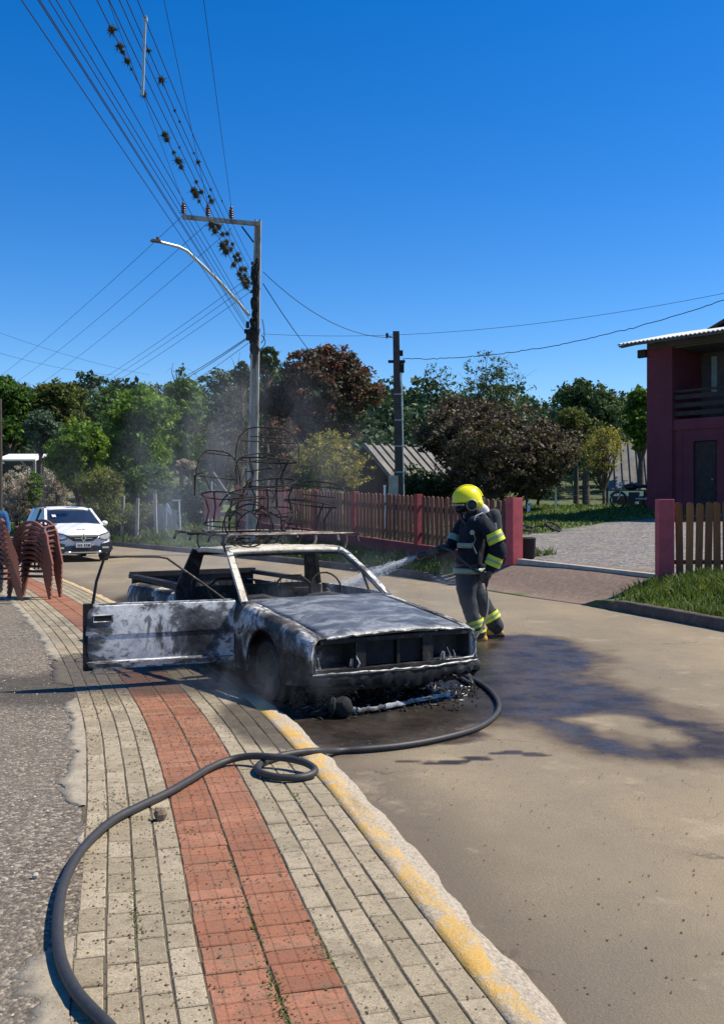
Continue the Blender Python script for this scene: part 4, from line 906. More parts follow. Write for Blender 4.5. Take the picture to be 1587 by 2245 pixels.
T('dark_evergreen', 'dark evergreen with tufted top left of the bright green tree', 'tree', 1285, 165, 826, 62, 'leaf_dark', 420, 36, .12, 17, pyb=1000, nl=12, trunk=.22, crad=.5)
T('light_green_tree', 'mid green rounded tree in front of the dark evergreen', 'tree', 1262, 120, 892, 55, 'leaf_olive', 240, 34, .09, 18, pyb=1000, nl=7, trunk=.14, tl=.1, th=.55)
T('bright_tree', 'bright green tree standing right against the red house corner', 'tree', 1404, 85, 836, 50, 'leaf_bright', 260, 30, .09, 19, pyb=1000, nl=8, trunk=.16, tl=.0, th=.6)
T('bright_tree', 'tall bright green tree at the middle of the left woods', 'tree', 300, 215, 845, 47, 'leaf_bright', 700, 36, .085, 20, pyb=1075, nl=15, trunk=.2, crad=.36)
T('bright_tree', 'broad bright green tree leaning out to the right of the left woods', 'tree', 400, 130, 822, 55, 'leaf_bright', 380, 32, .09, 21, pyb=1030, nl=10, trunk=.18, tl=.1, th=.7)
T('young_green_tree', 'lone thin green treetop sticking up over the left woods', 'tree', 397, 26, 790, 56, 'leaf_bright', 30, 24, .07, 22, pyb=850, nl=3, trunk=.06)
T('leafy_tree', 'bright leafy tree low on the left beside the flowering shrubs', 'tree', 175, 150, 905, 44, 'leaf_bright', 420, 34, .075, 23, pyb=1090, nl=10, trunk=.15)
T('dark_green_tree', 'dark green tree at the left end behind the white roofs', 'tree', 20, 130, 812, 60, 'leaf_green', 480, 34, .11, 24, pyb=1000, nl=12, trunk=.22, tl=0, th=.5)
T('dark_green_tree', 'dense olive green tree just right of the leftmost woods', 'tree', 130, 150, 815, 62, 'leaf_olive', 480, 34, .12, 25, pyb=1010, nl=12, trunk=.22, tl=0, th=.6)
T('dark_green_tree', 'dark green tree filling the gap between the two bright ones', 'tree', 235, 120, 835, 66, 'leaf_green', 380, 32, .12, 26, pyb=1010, nl=10, trunk=.2, tl=0, th=.6)
T('bluish_tree', 'bluish green feathery tree above the small pale roof', 'tree', 90, 90, 900, 54, 'leaf_blue', 260, 30, .09, 27, pyb=985, nl=7, trunk=.12)
T('bare_grey_tree', 'greyish half bare tree left of the concrete pole', 'tree', 480, 150, 862, 44, 'leaf_grey', 300, 24, .04, 28, pyb=1060, nl=10, trunk=.09, inner=.5, limbs=46, fork=.1)
T('bare_grey_tree', 'taller grey twiggy tree behind, touching the concrete pole', 'tree', 520, 120, 832, 58, 'leaf_grey', 240, 24, .055, 29, pyb=1010, nl=8, trunk=.11, inner=.5, limbs=40, fork=.12, tl=.1, th=.6)
T('pine_tree', 'dark flat-topped pine showing right behind the concrete pole', 'tree', 585, 70, 768, 75, 'leaf_dark', 150, 34, .14, 30, pyb=820, nl=6, trunk=.2, flat=.35)
T('pine_tree', 'dark pine clump left of the concrete pole under the cable bracket', 'tree', 530, 40, 788, 77, 'leaf_dark', 80, 34, .14, 31, pyb=850, nl=4, trunk=.2, flat=.35)
T('purple_shrub', 'purplish grey shrub behind the fence at the foot of the dark red tree', 'shrub', 610, 110, 905, 47, 'leaf_red', 200, 28, .06, 32, pyb=1080, nl=7, trunk=.06, tl=.3, th=.8)
T('dark_shrub', 'dark shrub mass between the yellow bush and the concrete pole', 'shrub', 655, 150, 960, 50, 'leaf_dark', 300, 30, .08, 33, pyb=1090, nl=8, trunk=.08, tl=0, th=.5)
T('dark_shrub', 'dark hedge behind the wire fence at the right of the gate post', 'shrub', 1180, 150, 1010, 45, 'leaf_dark', 260, 30, .07, 34, pyb=1110, nl=7, trunk=.07, tl=0, th=.5)
T('olive_shrub', 'rounded olive green bush right of the pinkish flowering shrubs', 'bush', 222, 110, 1012, 38, 'leaf_olive', 360, 34, .045, 35, pyb=1172, nl=9, trunk=.05, fork=.05, crad=.25)
T('dark_bush', 'dark tangled bush behind the old gate beside the street', 'bush', 330, 150, 1020, 41, 'leaf_green', 420, 32, .06, 36, pyb=1165, nl=10, trunk=.07, tl=0, th=.55)
T('dark_bush', 'low dark bush right of the old gate', 'bush', 430, 130, 1045, 40, 'leaf_dark', 300, 32, .06, 37, pyb=1160, nl=8, trunk=.06, tl=0, th=.5)
T('white_flowering_bush', 'pale greyish blossom bush behind the old gate', 'bush', 415, 60, 1008, 46, 'leaf_pink', 90, 24, .045, 38, pyb=1030, nl=4, trunk=.05)
T('plume_shrub', 'tall pinkish white plumed shrub at the left picture edge', 'shrub', 40, 95, 1005, 49, 'leaf_pink', 300, 26, .05, 39, pyb=1150, nl=8, trunk=.05, upright=1.2, inner=.4, fork=.05, tl=.0, th=.9)
T('plume_shrub', 'pinkish white plumed shrub directly behind the white car roof', 'shrub', 118, 100, 1010, 50, 'leaf_pink', 320, 26, .05, 40, pyb=1155, nl=8, trunk=.05, upright=1.2, inner=.4, fork=.05)
T('low_hedge', 'low weedy hedge along the far verge beside the white car', 'hedge', 300, 170, 1120, 40, 'leaf_olive', 320, 30, .05, 41, pyb=1185, nl=9, trunk=.03, fork=.05, tl=.1, th=.7)
T('green_bush', 'green leafy bush between the two plumed shrubs', 'bush', 78, 45, 1025, 48.5, 'leaf_bright', 110, 26, .05, 42, pyb=1120, nl=4, trunk=.04, fork=.05)
T('hedge_shrub', 'dim shrub behind the picket fence between cottage and gate post', 'shrub', 940, 190, 1035, 41, 'leaf_dark', 260, 30, .07, 43, pyb=1090, nl=7, trunk=.05, tl=0, th=.4)
# the wooded hillside: one mass
def forest():
    g = np.random.default_rng(5); Vs = []; Fs = []; Ts = []; b0 = 0; proto = []
    for k in range(6):
        cl = lobes_to_clusters(rnd_lobes(7+k*.4, 7, 2, 9+k*.5, 6, 60+k), 46, .9, 60+k, .1); proto.append(leaf_cloud(cl, 15, .34, 1., .1, .8, .6, 70+k))
    n = 0
    for row in range(26):
        y = 82+row*4.6*(1+row*.02)
        for x in np.arange(-.43*y-8, .43*y+9, 5.2+row*.08):
            xx_, yy_ = x+g.normal(0,1.5), y+g.normal(0,1.8)
            if float(vnoise(xx_, yy_, .035)) < .22 and yy_ < 140 and xx_ > 2: continue
            V, Fq, ti = proto[g.integers(6)]; a = g.uniform(0,6.28); s = g.uniform(.65,1.15)*(.75 if yy_ < 100 else 1); c_, s_ = math.cos(a)*s, math.sin(a)*s
            W = np.stack([V[:,0]*c_-V[:,1]*s_+xx_, V[:,0]*s_+V[:,1]*c_+yy_, V[:,2]*s+float(ZG(xx_,yy_))-.3], 1)
            Vs.append(W); Fs.append(Fq+b0); Ts.append(np.clip(ti*.8+g.uniform(-.15,.25),0,1)); b0 += len(V); n += 1
    print('forest trees', n, 'tris', b0//2)
    o = link('hillside_forest', np_mesh('hillside_forest', np.concatenate(Vs), np.concatenate(Fs), M['leaf_far'], np.concatenate(Ts))); o['kind'] = 'stuff'; o['label'] = 'dark wooded hillside closing the view'
forest()
# ---------------------------------------------------------------- the burnt-out pickup (local x across: - is the kerb side; y backwards from the nose; z up)
TR = Vector((.285, 7.88, 0)); TA = R(30.6)
truck = thing('burnt_pickup', 'burnt out small pickup, scorched grey and white, with its kerb side door open', 'pickup truck', TR, TA)
HW = .80
def lerp_tab(tab, y):
    ys_ = [a for a, b in tab]; return float(np.interp(y, ys_, [b for a, b in tab]))
top_t = [(0,.585),(.1,.60),(.5,.66),(1.0,.715),(1.4,.765),(2.8,.80),(4.5,.83)]
def side_panel(y0, y1, sg, arch=None, zb=.20, ztop=None, tuck=.0, n=46):
    rows = []
    for i in range(n+1):
        y = y0+(y1-y0)*i/n; zt = (ztop(y) if ztop else lerp_tab(top_t, y)); b = zb+(.05*max(0,1-y/.35) if y < .35 else 0)
        if arch:
            d = abs(y-arch[0]); 
            if d < arch[1]: b = max(b, arch[2]+math.sqrt(arch[1]**2-d*d))
        inx = tuck*max(0, 1-y/.25)**2
        cr = zb+(zt-zb)*.60; pr = []
        for x, z in ((HW-.13, zt+.012), (HW-.05, zt+.004), (HW-.015, zt-.025), (HW+.005, zt-.09), (HW+.012, max(cr+.015,b+.02)), (HW+.002, max(cr,b+.012)), (HW+.004, max((cr+b)/2,b+.006)), (HW-.004, b)):
            z = max(z, b); pr.append(Vector((sg*(x-inx), y, z+random.gauss(0,.0015))))
        rows.append(pr)
    return rows
def panel(name, rows, mat, flip, parent=truck, t=.012, label=None):
    mb = MB().grid(rows, flip=flip); o = part(name, mb, mat, parent, 35, label); solid(o, t, -1 if not flip else -1); return o
for sg in (-1, 1):
    fd = panel('fender', side_panel(-.01, 1.42, sg, (.80,.335,.26), .20, None, .03), M['burnt_fender'], sg > 0)
    arc = [Vector((sg*(HW+.006), .80+.335*math.cos(a), .26+.335*math.sin(a))) for a in np.linspace(.0, math.pi, 18)]
    part('arch_lip', MB().tube(arc, .012, 6), M['burnt_dark'], fd, 60)
    bs_ = panel('bed_side', side_panel(2.86, 4.5, sg, (3.62,.34,.26), .24, lambda y: .70, 0), M['burnt_fender'], sg > 0)
    part('bed_rail', MB().bar((sg*(HW-.04),2.86,.80), (sg*(HW-.04),4.5,.80), .085, .045), M['burnt_dark'], bs_, None)
    part('sill', MB().bar((sg*.74,1.42,.215), (sg*.74,2.86,.215), .10, .12), M['burnt_dark'], truck, None)
# bonnet
rows = []
for i in range(25):
    y = .0+1.30*i/24; r = []
    for k in range(23):
        u = -1+2*k/22; z = .605+.165*(y/1.3)**.85+.028*(1-u*u)+ (.012 if abs(abs(u)-.62) < .05 else 0) + (vnoise(u*2+5,y*2,2.2)-.5)*.007
        if i == 0: z -= .018
        r.append(Vector((u*(HW-.145), y-.012*(1-u*u)*1.5, float(z))))
    rows.append(r)
hood = panel('bonnet', rows, M['burnt_hood'], False, t=.012)
mb = MB(); pr = [Vector((u*(HW-.15), -.022*(1-u*u)-.008, .598+.026*(1-u*u)+random.gauss(0,.003))) for u in np.linspace(-1,1,26)]
mb.tube(pr, [.007+.006*random.random() for _ in pr], 6); part('bonnet_lip', mb, M['burnt_rim'], hood, 60)
for sg in (-1, 1):
    part('fender_edge', MB().tube([(sg*(HW-.10),y,lerp_tab(top_t,y)+.016) for y in (0,.3,.6,.9,1.2)], .008, 5), M['burnt_rim'], truck, 60)
# nose: frame around the dark openings
zl, zh = .335, .585
def nose_z(x): return .0
fr_ = [('support_bar', (-.70,.02,zh-.015), (.70,.02,zh-.015), .05, .035, 'burnt_dark'), ('support_bar', (-.78,.01,zl), (.78,.01,zl), .06, .03, 'burnt_dark'),
       ('grille_post', (-.335,.02,zl), (-.335,.02,zh), .085, .03, 'burnt_dark'), ('grille_post', (.02,.03,zl), (.02,.03,zh), .028, .03, 'burnt_dark'),
       ('grille_post', (.30,.02,zl), (.30,.02,zh), .10, .03, 'burnt_dark'), ('grille_post', (-.76,.02,zl), (-.76,.02,zh), .03, .05, 'burnt_fender'), ('grille_post', (.75,.02,zl), (.75,.02,zh), .04, .04, 'burnt_rim')]
for nm, a, b, w_, h_, mt in fr_: part(nm, MB().bar(a, b, w_, h_, up=(0,1,0) if a[0] == b[0] else (0,0,1)), M[mt], truck, None)
part('lamp_outline', MB().tube([(.735,-.005,.575),(.765,-.01,.50),(.77,-.01,.40),(.74,-.012,.355),(.60,-.012,.35),(.46,-.012,.352)], [.006,.010,.008,.010,.006,.004], 6), M['burnt_rim'], truck, 60)
part('lamp_outline', MB().tube([(-.745,-.005,.575),(-.75,-.01,.36),(-.40,-.012,.352),(-.39,-.01,.56)], .006, 6), M['burnt_dark'], truck, 60)
for x0, x1 in ((-.745,-.385), (.36,.725)):                                     # headlight buckets, burnt hollow
    mb = MB(); q = [(x0,zl+.02),(x1,zl+.02),(x1,zh-.03),(x0,zh-.03)]
    ins = [(x0+.05,zl+.05),(x1-.05,zl+.05),(x1-.05,zh-.06),(x0+.05,zh-.06)]
    vs = [(x,.02,z) for x, z in q]+[(x,.12,z) for x, z in ins]; mb.add(vs, [(0,1,5,4),(1,2,6,5),(2,3,7,6),(3,0,4,7),(4,5,6,7)]); part('headlight_bucket', mb, M['burnt_dark'], truck, None)
rr = random.Random(4); mb = MB()
for x in (-.44,-.42,-.37,.42,.45,.50,.56,-.70): # melted remains hanging in the nose
    z0_ = zl+.02; mb.tube([(x,.01,z0_),(x+rr.gauss(0,.01),.0,z0_+.03),(x+rr.gauss(0,.02),.0,z0_+.05+rr.random()*.06)], [.012,.010,.004], 6)
part('melted_lamp_remains', mb, M['burnt_rim'], truck, 60)['kind'] = 'stuff'
for x0, x1 in ((-.29,-.01),(.05,.25)): part('radiator_opening', MB().box(((x0+x1)/2,.045,.46), (x1-x0,.012,.20)), M['soot'], truck, None)
part('radiator_shroud', MB().box((-.16,.16,.46), (.28,.03,.23)).box((.16,.20,.46), (.26,.03,.22)), M['soot'], truck, None)['kind'] = 'stuff'
# engine bay and underside
part('engine_bay', MB().box((0,.72,.40), (1.30,1.0,.26)), M['soot'], truck, None)
part('floor_pan', MB().box((0,2.9,.24), (1.46,3.1,.06)), M['soot'], truck, None)
part('engine', MB().box((.05,.55,.34), (.5,.5,.30)).lathe((-.25,.45,.30), (1,0,0), [(0,.09),(.12,.10),(.14,.05)], 12), M['soot'], truck, None)
# bumper: sagging, torn
for (zc, th, yb, mat, sd_) in ((.285,.085,-.06,'burnt_dark',1), (.225,.03,-.03,'burnt_dark',2)):
    rr = random.Random(sd_); rows = []
    for i in range(41):
        u = -1+2*i/40; x = u*(HW+.01); y = yb+.05*abs(u)**6+rr.gauss(0,.004); sag = -.035*math.exp(-((u-.15)/.35)**2)+rr.gauss(0,.006)
        rows.append([Vector((x,y+.02,zc+th/2+sag*.4)), Vector((x,y-.015,zc+th/2-.012+sag*.4)), Vector((x,y-.02,zc+sag)), Vector((x,y-.005,zc-th/2+sag*1.5+rr.gauss(0,.01))), Vector((x,y+.02,zc-th/2-.01+sag*1.6+rr.gauss(0,.012)))])
    o = part('bumper' if sd_ == 1 else 'bumper_skirt', MB().grid(rows), M[mat], truck, 30); solid(o, .01)
part('bumper_edge', MB().tube([(u*(HW-.02), -.078+.05*abs(u)**6, .332-.012*math.exp(-((u-.15)/.35)**2)+random.gauss(0,.004)) for u in np.linspace(-1,1,34)], [.003+.008*random.random() for _ in range(34)], 6), M['burnt_rim'], truck, 60)
rr = random.Random(9); mb = MB()
for k in range(34):                                                            # scraps hanging below the bumper
    x = rr.uniform(-.45,.5); y = rr.uniform(-.08,.1); z = rr.uniform(.15,.26); d = Vector((rr.gauss(0,1),rr.gauss(0,.5),rr.gauss(-.3,.7))).normalized()*rr.uniform(.03,.12)
    mb.tube([(x,y,z), Vector((x,y,z))+d*.5+Vector((0,0,.01)), Vector((x,y,z))+d], [.007,.010,.003], 5)
o = part('hanging_scraps', mb, M['burnt_dark'], truck, 60); o['kind'] = 'stuff'
part('nose_shade_fill', MB().box((0,.16,.20), (1.36,.10,.10)).box((.1,.5,.18), (1.2,.7,.08)), M['soot'], truck, None)['kind'] = 'stuff'  # black boxes added beneath the nose to deepen the shadow there
# cowl, dashboard, bulkhead
part('cowl', MB().box((0,1.36,.755), (1.50,.16,.05)), M['burnt_hood'], truck, None)
part('bulkhead', MB().box((0,1.42,.48), (1.48,.04,.52)), M['soot'], truck, None)
rows = [[Vector((x, 1.52+.10*k/4, .74+.05*math.sin(k)+.02*math.sin(x*9)+rr.gauss(0,.008))) for x in np.linspace(-.7,.7,18)] for k in range(6)]
o = part('dashboard', MB().grid(rows), M['burnt_dark'], truck, 30); solid(o,.03)
part('steering_column', MB().tube([(.36,1.6,.66),(.36,1.85,.80)], .02, 7).tube([(.36+.17*math.cos(a),1.86+.05*math.sin(a),.80+.16*math.sin(a)) for a in np.linspace(0,2*math.pi,18,endpoint=False)], .009, 6, closed=True), M['burnt_wire'], truck, 60)['kind'] = 'stuff'
for sx in (-.37, .37):                                                         # seat springs and frames
    st = part('seat_frame', MB().tube([(sx-.22,2.55,.35),(sx-.20,2.62,.80),(sx-.10,2.64,.88),(sx+.10,2.64,.88),(sx+.20,2.62,.80),(sx+.22,2.55,.35)], .014, 6), M['burnt_wire'], truck, 60)
    sp = MB()
    for k in range(7): sp.tube([(sx-.20+.067*k,2.60,.36),(sx-.20+.067*k+.01,2.62,.60),(sx-.20+.067*k,2.63,.84)], .005, 4)
    for k in range(4): sp.tube([(sx-.2,2.61,.42+k*.11),(sx+.2,2.61,.42+k*.11)], .005, 4)
    part('seat_springs', sp, M['burnt_wire'], st, 60)['kind'] = 'stuff'
    part('seat_base', MB().box((sx,2.35,.34), (.46,.5,.10)), M['soot'], truck, None)
# cab frame
AL = [(-.745,1.36,.765), (-.60,1.98,1.165)]; zr_ = 1.175
for sg in (-1, 1):
    a_pts = [(sg*.745,1.33,.76),(sg*.69,1.62,.955),(sg*.625,1.93,1.14),(sg*.60,2.0,1.172)]
    mb = MB()
    for a, b in zip(a_pts[:-1], a_pts[1:]): mb.bar(a, b, .055, .045)
    part('windscreen_pillar', mb, M['burnt_roof'] if sg < 0 else M['burnt_rim'], truck, None)
    part('door_post', MB().bar((sg*.77,2.86,.76), (sg*.635,2.72,zr_-.01), .13, .035, up=(0,1,0)).bar((sg*.77,2.86,.24), (sg*.77,2.86,.76), .12, .05, up=(0,1,0)), M['burnt_dark'], truck, None)
    part('roof_rail', MB().tube([(sg*.60,1.98,zr_+.005),(sg*.635,2.2,zr_+.012),(sg*.645,2.5,zr_+.01),(sg*.635,2.74,zr_-.005)], .026, 8), M['burnt_roof'], truck, 60)
hdr = [Vector((u*.61, 1.985-.035*(1-u*u), zr_+.012*(1-u*u))) for u in np.linspace(-1,1,15)]
part('windscreen_header', MB().tube(hdr, .030, 8, flat=.8), M['burnt_roof'], truck, 60)
rows = [[Vector((u*.625, 1.99+.76*k/8, zr_+.016+.022*(1-u*u)+.012*math.sin(k/8*math.pi)+(vnoise(u*3,k*.4,2)-.5)*.012)) for u in np.linspace(-1,1,13)] for k in range(9)]
o = part('roof', MB().grid([[Vector(p_) for p_ in r] for r in rows]), M['burnt_roof'], truck, 30); solid(o,.012)
part('windscreen_seal', MB().tube([(-.70,1.34,.775),(-.665,1.58,.93),(-.59,1.93,1.13),(-.55,1.965,1.148),(.55,1.965,1.148),(.59,1.93,1.13),(.665,1.58,.93),(.70,1.34,.775)], .012, 6), M['burnt_dark'], truck, 60)
# back wall of the cab with its window opening
part('rear_wall', MB().box((0,2.84,.52), (1.50,.04,.55)), M['burnt_dark'], truck, None)
part('rear_window_frame', MB().bar((-.60,2.74,zr_-.03),(.60,2.74,zr_-.03),.05,.05).bar((-.66,2.84,.80),(-.60,2.74,zr_-.02),.06,.04).bar((.66,2.84,.80),(.60,2.74,zr_-.02),.06,.04), M['burnt_dark'], truck, None)['kind'] = 'stuff'
# closed far door with its bare window frame
o = panel('door', [[Vector((HW+.004,y,.78)),Vector((HW+.012,y,.56)),Vector((HW+.004,y,.54)),Vector((HW,y,.24))] for y in np.linspace(1.43,2.78,8)], M['burnt_door'], True)
part('window_frame', MB().tube([(.775,1.50,.78),(.66,2.0,1.13),(.65,2.2,1.15),(.65,2.68,1.145),(.76,2.78,.79)], .014, 6).tube([(.765,1.72,.78),(.71,1.80,1.02)], .012, 6), M['burnt_dark'], o, 60)['kind'] = 'stuff'
# bed
part('bed_floor', MB().box((0,3.68,.30), (1.46,1.64,.05)), M['soot'], truck, None)
for sg in (-1, 1): part('wheel_housing', MB().lathe((sg*.52,3.62,.26), (sg,0,0), [(0,.30),(.22,.33)], 16), M['soot'], truck, None)
tg = part('tailgate', MB().box((0,4.50,.56), (1.52,.04,.46)), M['burnt_dark'], truck, None)
part('tailgate_rail', MB().bar((-.78,4.5,.82),(.78,4.5,.82),.09,.055), M['burnt_dark'], tg, None)
mb = MB(); rr = random.Random(12)
for k in range(40): mb.ell((rr.uniform(-.6,.6), rr.uniform(3.0,4.3), .34+.1*rr.random()), (.10,.12,.05+.05*rr.random()), 7, 4, noise=.6, seed=k)
o = part('bed_debris', mb, M['soot'], truck, None); o['kind'] = 'stuff'
# wheels: bare rims with rags of tyre
M['rim'] = burnt('rusty_rim', [(.38,(.015,.013,.012)),(.52,(.045,.036,.03)),(.64,(.14,.12,.10))], 5.0, (.5,.9), .4, (1,1,1), 8, .6)
for sx, y, st_ in ((-1,.80,.0),(1,.80,.0),(-1,3.62,0),(1,3.62,0)):
    c = Vector((sx*.70, y, .245)); ax = Vector((sx,0,0)); 
    wh = part('wheel', MB().lathe(c-ax*.08, ax, [(0,.19),(.0,.245),(.03,.262),(.11,.262),(.15,.245),(.15,.20),(.13,.185)], 26), M['soot'], truck, 40)
    part('rim', MB().lathe(c-ax*.05, ax, [(0,.10),(.02,.185),(.10,.19),(.118,.175),(.095,.165),(.075,.10),(.10,.06),(.10,.0)], 24), M['rim'], wh, 40)
    nb = MB()
    for k in range(4): a = k*math.pi/2+.4; nb.lathe(c+ax*.04+Vector((0,.045*math.cos(a),.045*math.sin(a))), ax, [(0,.012),(.02,.011)], 6)
    part('wheel_bolts', nb, M['rim'], wh, None)['kind'] = 'stuff'
# the open kerb side door
DA = R(171.2); DM = Matrix.Translation((-.79, 1.43, 0)) @ Matrix.Rotation(DA, 4, 'Z')
L = 1.30; rows = []
for i in range(33):
    x = .0+L*i/32; r = []
    for (yy_, z) in ((.0,.785),(.022,.775),(.026,.735),(.028,.725),(.034,.60),(.036,.535),(.028,.528),(.030,.40),(.022,.315),(.034,.305),(.03,.29),(.02,.245)):
        e = .018*max(0, (x-(L-.06))/.06)**2; zz = z if x < L-.1 else z-.0; r.append(Vector((x, yy_-e, zz+random.gauss(0,.0012))))
    rows.append(r)
door = part('open_door', MB().grid(rows), M['burnt_door'], truck, 30, 'scorched door standing wide open, white patches at its outer end', DM)
# inner shell, closed
part('inner_panel', MB().box((L/2-.01,-.055,.51), (L-.04,.05,.50)), M['soot'], door, None)
part('end_cap', MB().box((L-.035,-.02,.515), (.075,.085,.56)), M['soot'], door, None)
part('bottom_rail', MB().box((L/2,-.01,.262), (L-.06,.065,.035)).box((L/2,.033,.298),(L-.06,.008,.012)), M['burnt_rim'], door, None)['kind'] = 'stuff'
part('door_top_rail', MB().box((L/2-.02,-.02,.782), (L-.08,.06,.022)), M['burnt_rim'], door, None)
hb = MB(); hb.box((L-.155,.031,.672), (.135,.014,.05)); part('handle', hb, M['soot'], door, None)
part('handle_surround', MB().tube([(L-.235,.036,.645),(L-.235,.036,.70),(L-.075,.036,.70),(L-.075,.036,.645)], .006, 5, closed=True), M['burnt_rim'], door, None)
part('window_frame', MB().tube([(L-.075,-.02,.785),(L-.105,-.02,.98),(L-.165,-.02,1.165),(L-.20,-.02,1.183),(.95,-.02,1.188),(.68,-.02,1.18),(.60,-.02,1.165),(.33,-.02,.97),(.09,-.02,.79)], [.020,.018,.017,.016,.014,.013,.014,.015,.016], 7, flat=.7), M['burnt_dark'], door, 60)
part('quarter_post', MB().tube([(.20,-.02,.79),(.235,-.02,.885)], .010, 6), M['burnt_dark'], door, 60)
mb = MB(); mb.ell((L-.30,.032,.60),(.0,.0,.0),4,3)
part('hinge', MB().box((.0,-.03,.62), (.09,.06,.05)), M['burnt_dark'], door, None); part('hinge', MB().box((.0,-.03,.36), (.09,.06,.05)), M['burnt_dark'], door, None)
# roof rack over the cab: feet, long bars and cross hoops
rack = part('roof_rack', MB().tube([(-.66,1.70,1.335),(-.66,3.3,1.345)], .014, 6), M['rack'], truck, 60)
part('side_bar', MB().tube([(.66,1.70,1.335),(.66,3.3,1.345)], .014, 6), M['rack'], rack, 60)
for y in (1.85, 2.25, 2.75, 3.2):
    part('cross_bar', MB().tube([(-.72,y,1.27),(-.70,y,1.325),(-.66,y,1.345),(.66,y,1.345),(.70,y,1.325),(.72,y,1.26)], .012, 6), M['rack'], rack, 60)
for y in (2.0, 2.66):
    for sx in (-1, 1): part('rack_foot', MB().tube([(sx*.64,y,1.18),(sx*.67,y,1.26),(sx*.66,y,1.34)], .013, 6), M['rack'], rack, 60)
part('cross_bar', MB().tube([(-.78,2.64,1.345),(.3,2.64,1.35)], .02, 6), M['soot'], rack, 60)
# ---------------------------------------------------------------- burnt wire chairs heaped on the rack
def wire_chair(name, label, M_, tall=1.0, wide=1.0):
    t = bpy.data.objects.new(name, None); COL.objects.link(t); t.matrix_world = M_; tag(t, label, 'chair frame', 'burnt wire chair frames on the pickup rack')
    ring = lambda r, z, n=26: [(r*wide*math.cos(a), r*math.sin(a), z) for a in np.linspace(0,2*math.pi,n,endpoint=False)]
    part('seat_ring', MB().tube(ring(.23,.30), .008, 6, closed=True), M['burnt_wire'], t, 60)
    part('base_ring', MB().tube(ring(.19,.0), .007, 6, closed=True), M['burnt_wire'], t, 60)
    bk = [(.26*wide*math.copysign(abs(math.cos(a))**.6,math.cos(a)), .19+.10*math.sin(a), .30+.46*tall*math.sin(a)**.65) for a in np.linspace(.001,math.pi-.001,24)]
    part('back_hoop', MB().tube(bk, .007, 6), M['burnt_wire'], t, 60)
    for s_ in ((-1, 1) if tall > 1.1 else ()):
        part('arm', MB().tube([(s_*.26*wide,.19,.30),(s_*.30*wide,.10,.50),(s_*.27*wide,-.10,.50),(s_*.2*wide,-.19,.30)], .007, 6), M['burnt_wire'], t, 60)
    for a in (.78, 2.36, 3.93, 5.5): part('leg', MB().tube([(.19*wide*math.cos(a),.19*math.sin(a),0),(.16*wide*math.cos(a),.16*math.sin(a),.15),(.22*wide*math.cos(a),.22*math.sin(a),.30)], .009, 6), M['burnt_wire'], t, 60)
    part('back_bar', MB().tube([(-.22*wide,.20,.52),(.22*wide,.20,.52)], .007, 5), M['burnt_wire'], t, 60)
    part('back_bar', MB().tube([(-.15*wide,.24,.68*tall),(.15*wide,.24,.68*tall)], .007, 5), M['burnt_wire'], t, 60)
    return t
def place(px, py, d, rx, ry, rz): return Matrix.Translation(P(px,py,d)) @ Matrix.Rotation(R(rz),4,'Z') @ Matrix.Rotation(R(ry),4,'Y') @ Matrix.Rotation(R(rx),4,'X')
for k, (px, py, d, rx, ry, rz, tall, wide, lab) in enumerate([
    (486,1150,10.05,-8,6,25,1.15,.95,'burnt chair frame with a big upright hoop at the left end of the rack'),
    (585,1072,10.25,-4,3,8,.85,1.3,'burnt chair frame standing highest on top of the heap'),
    (560,1160,10.0,-85,0,15,.7,1.0,'burnt chair frame lying on its back in the middle of the rack'),
    (598,1120,10.3,8,-8,40,.6,1.15,'tilted burnt chair frame below the highest one'),
    (672,1165,10.5,-8,6,-15,.62,1.25,'burnt chair frame leaning at the right end of the rack'),
    (640,1168,10.1,-82,20,60,1.0,.9,'burnt chair frame lying flat at the right of the rack'),
    (530,1158,9.75,80,-4,20,.6,1.0,'burnt chair frame toppled forward over the front bars')]):
    wire_chair('burnt_chair_frame', lab, place(px,py,d,rx,ry,rz), tall, wide)
# ---------------------------------------------------------------- things lying on the ground by the truck
def gl(px, py, z=.0): return G(px, py, z)
mb = MB(); pts = [gl(x,y,.02) for x,y in ((770,1561),(800,1559),(850,1552),(900,1541),(950,1531),(1000,1523))]; c0 = pts[0].copy()
rows = []; rr = random.Random(5)
for i in range(40):
    t = i/39*5; k = min(4,int(t)); p_ = pts[k].lerp(pts[k+1], t-k); w_ = .035*(.5+rr.random()*.6)*(1 if 2 < i < 37 else .4)
    rows.append([p_-c0+Vector((0,-w_,0)), p_-c0+Vector((0,-w_*.3,.02+rr.random()*.015)), p_-c0+Vector((0,w_,.012))])
o = single('bumper_strip', MB().grid(rows), M['burnt_rim'], 'long whitish burnt strip lying on the street in front of the pickup', 'car part', loc=c0); solid(o,.006)
c0 = gl(752,1572); mb = MB(); mb.ell((0,0,.075), (.075,.08,.08), 16, 10, noise=.16, seed=3).ell((-.075,-.01,.085), (.035,.07,.075), 14, 8, noise=.2, seed=8).ell((-.17,.03,.02), (.10,.05,.02), 10, 6, noise=.3, seed=9)
single('melted_lump', mb, M['soot'], 'black melted lump of car debris standing on the street near the kerb', 'debris', smooth=30, loc=c0)
mb = MB(); rr = random.Random(15)
for k in range(300):
    px, py = rr.uniform(640,1050), rr.gauss(1548,16); py -= (px-680)*.10; p_ = gl(px,py,.004); d = Vector((rr.gauss(0,1),rr.gauss(0,.6),rr.random()*.35)).normalized()*rr.uniform(.01,.055)
    mb.tube([p_, p_+d*.5+Vector((0,0,.01)), p_+d], [.008*rr.random()+.003, .007, .003], 4)
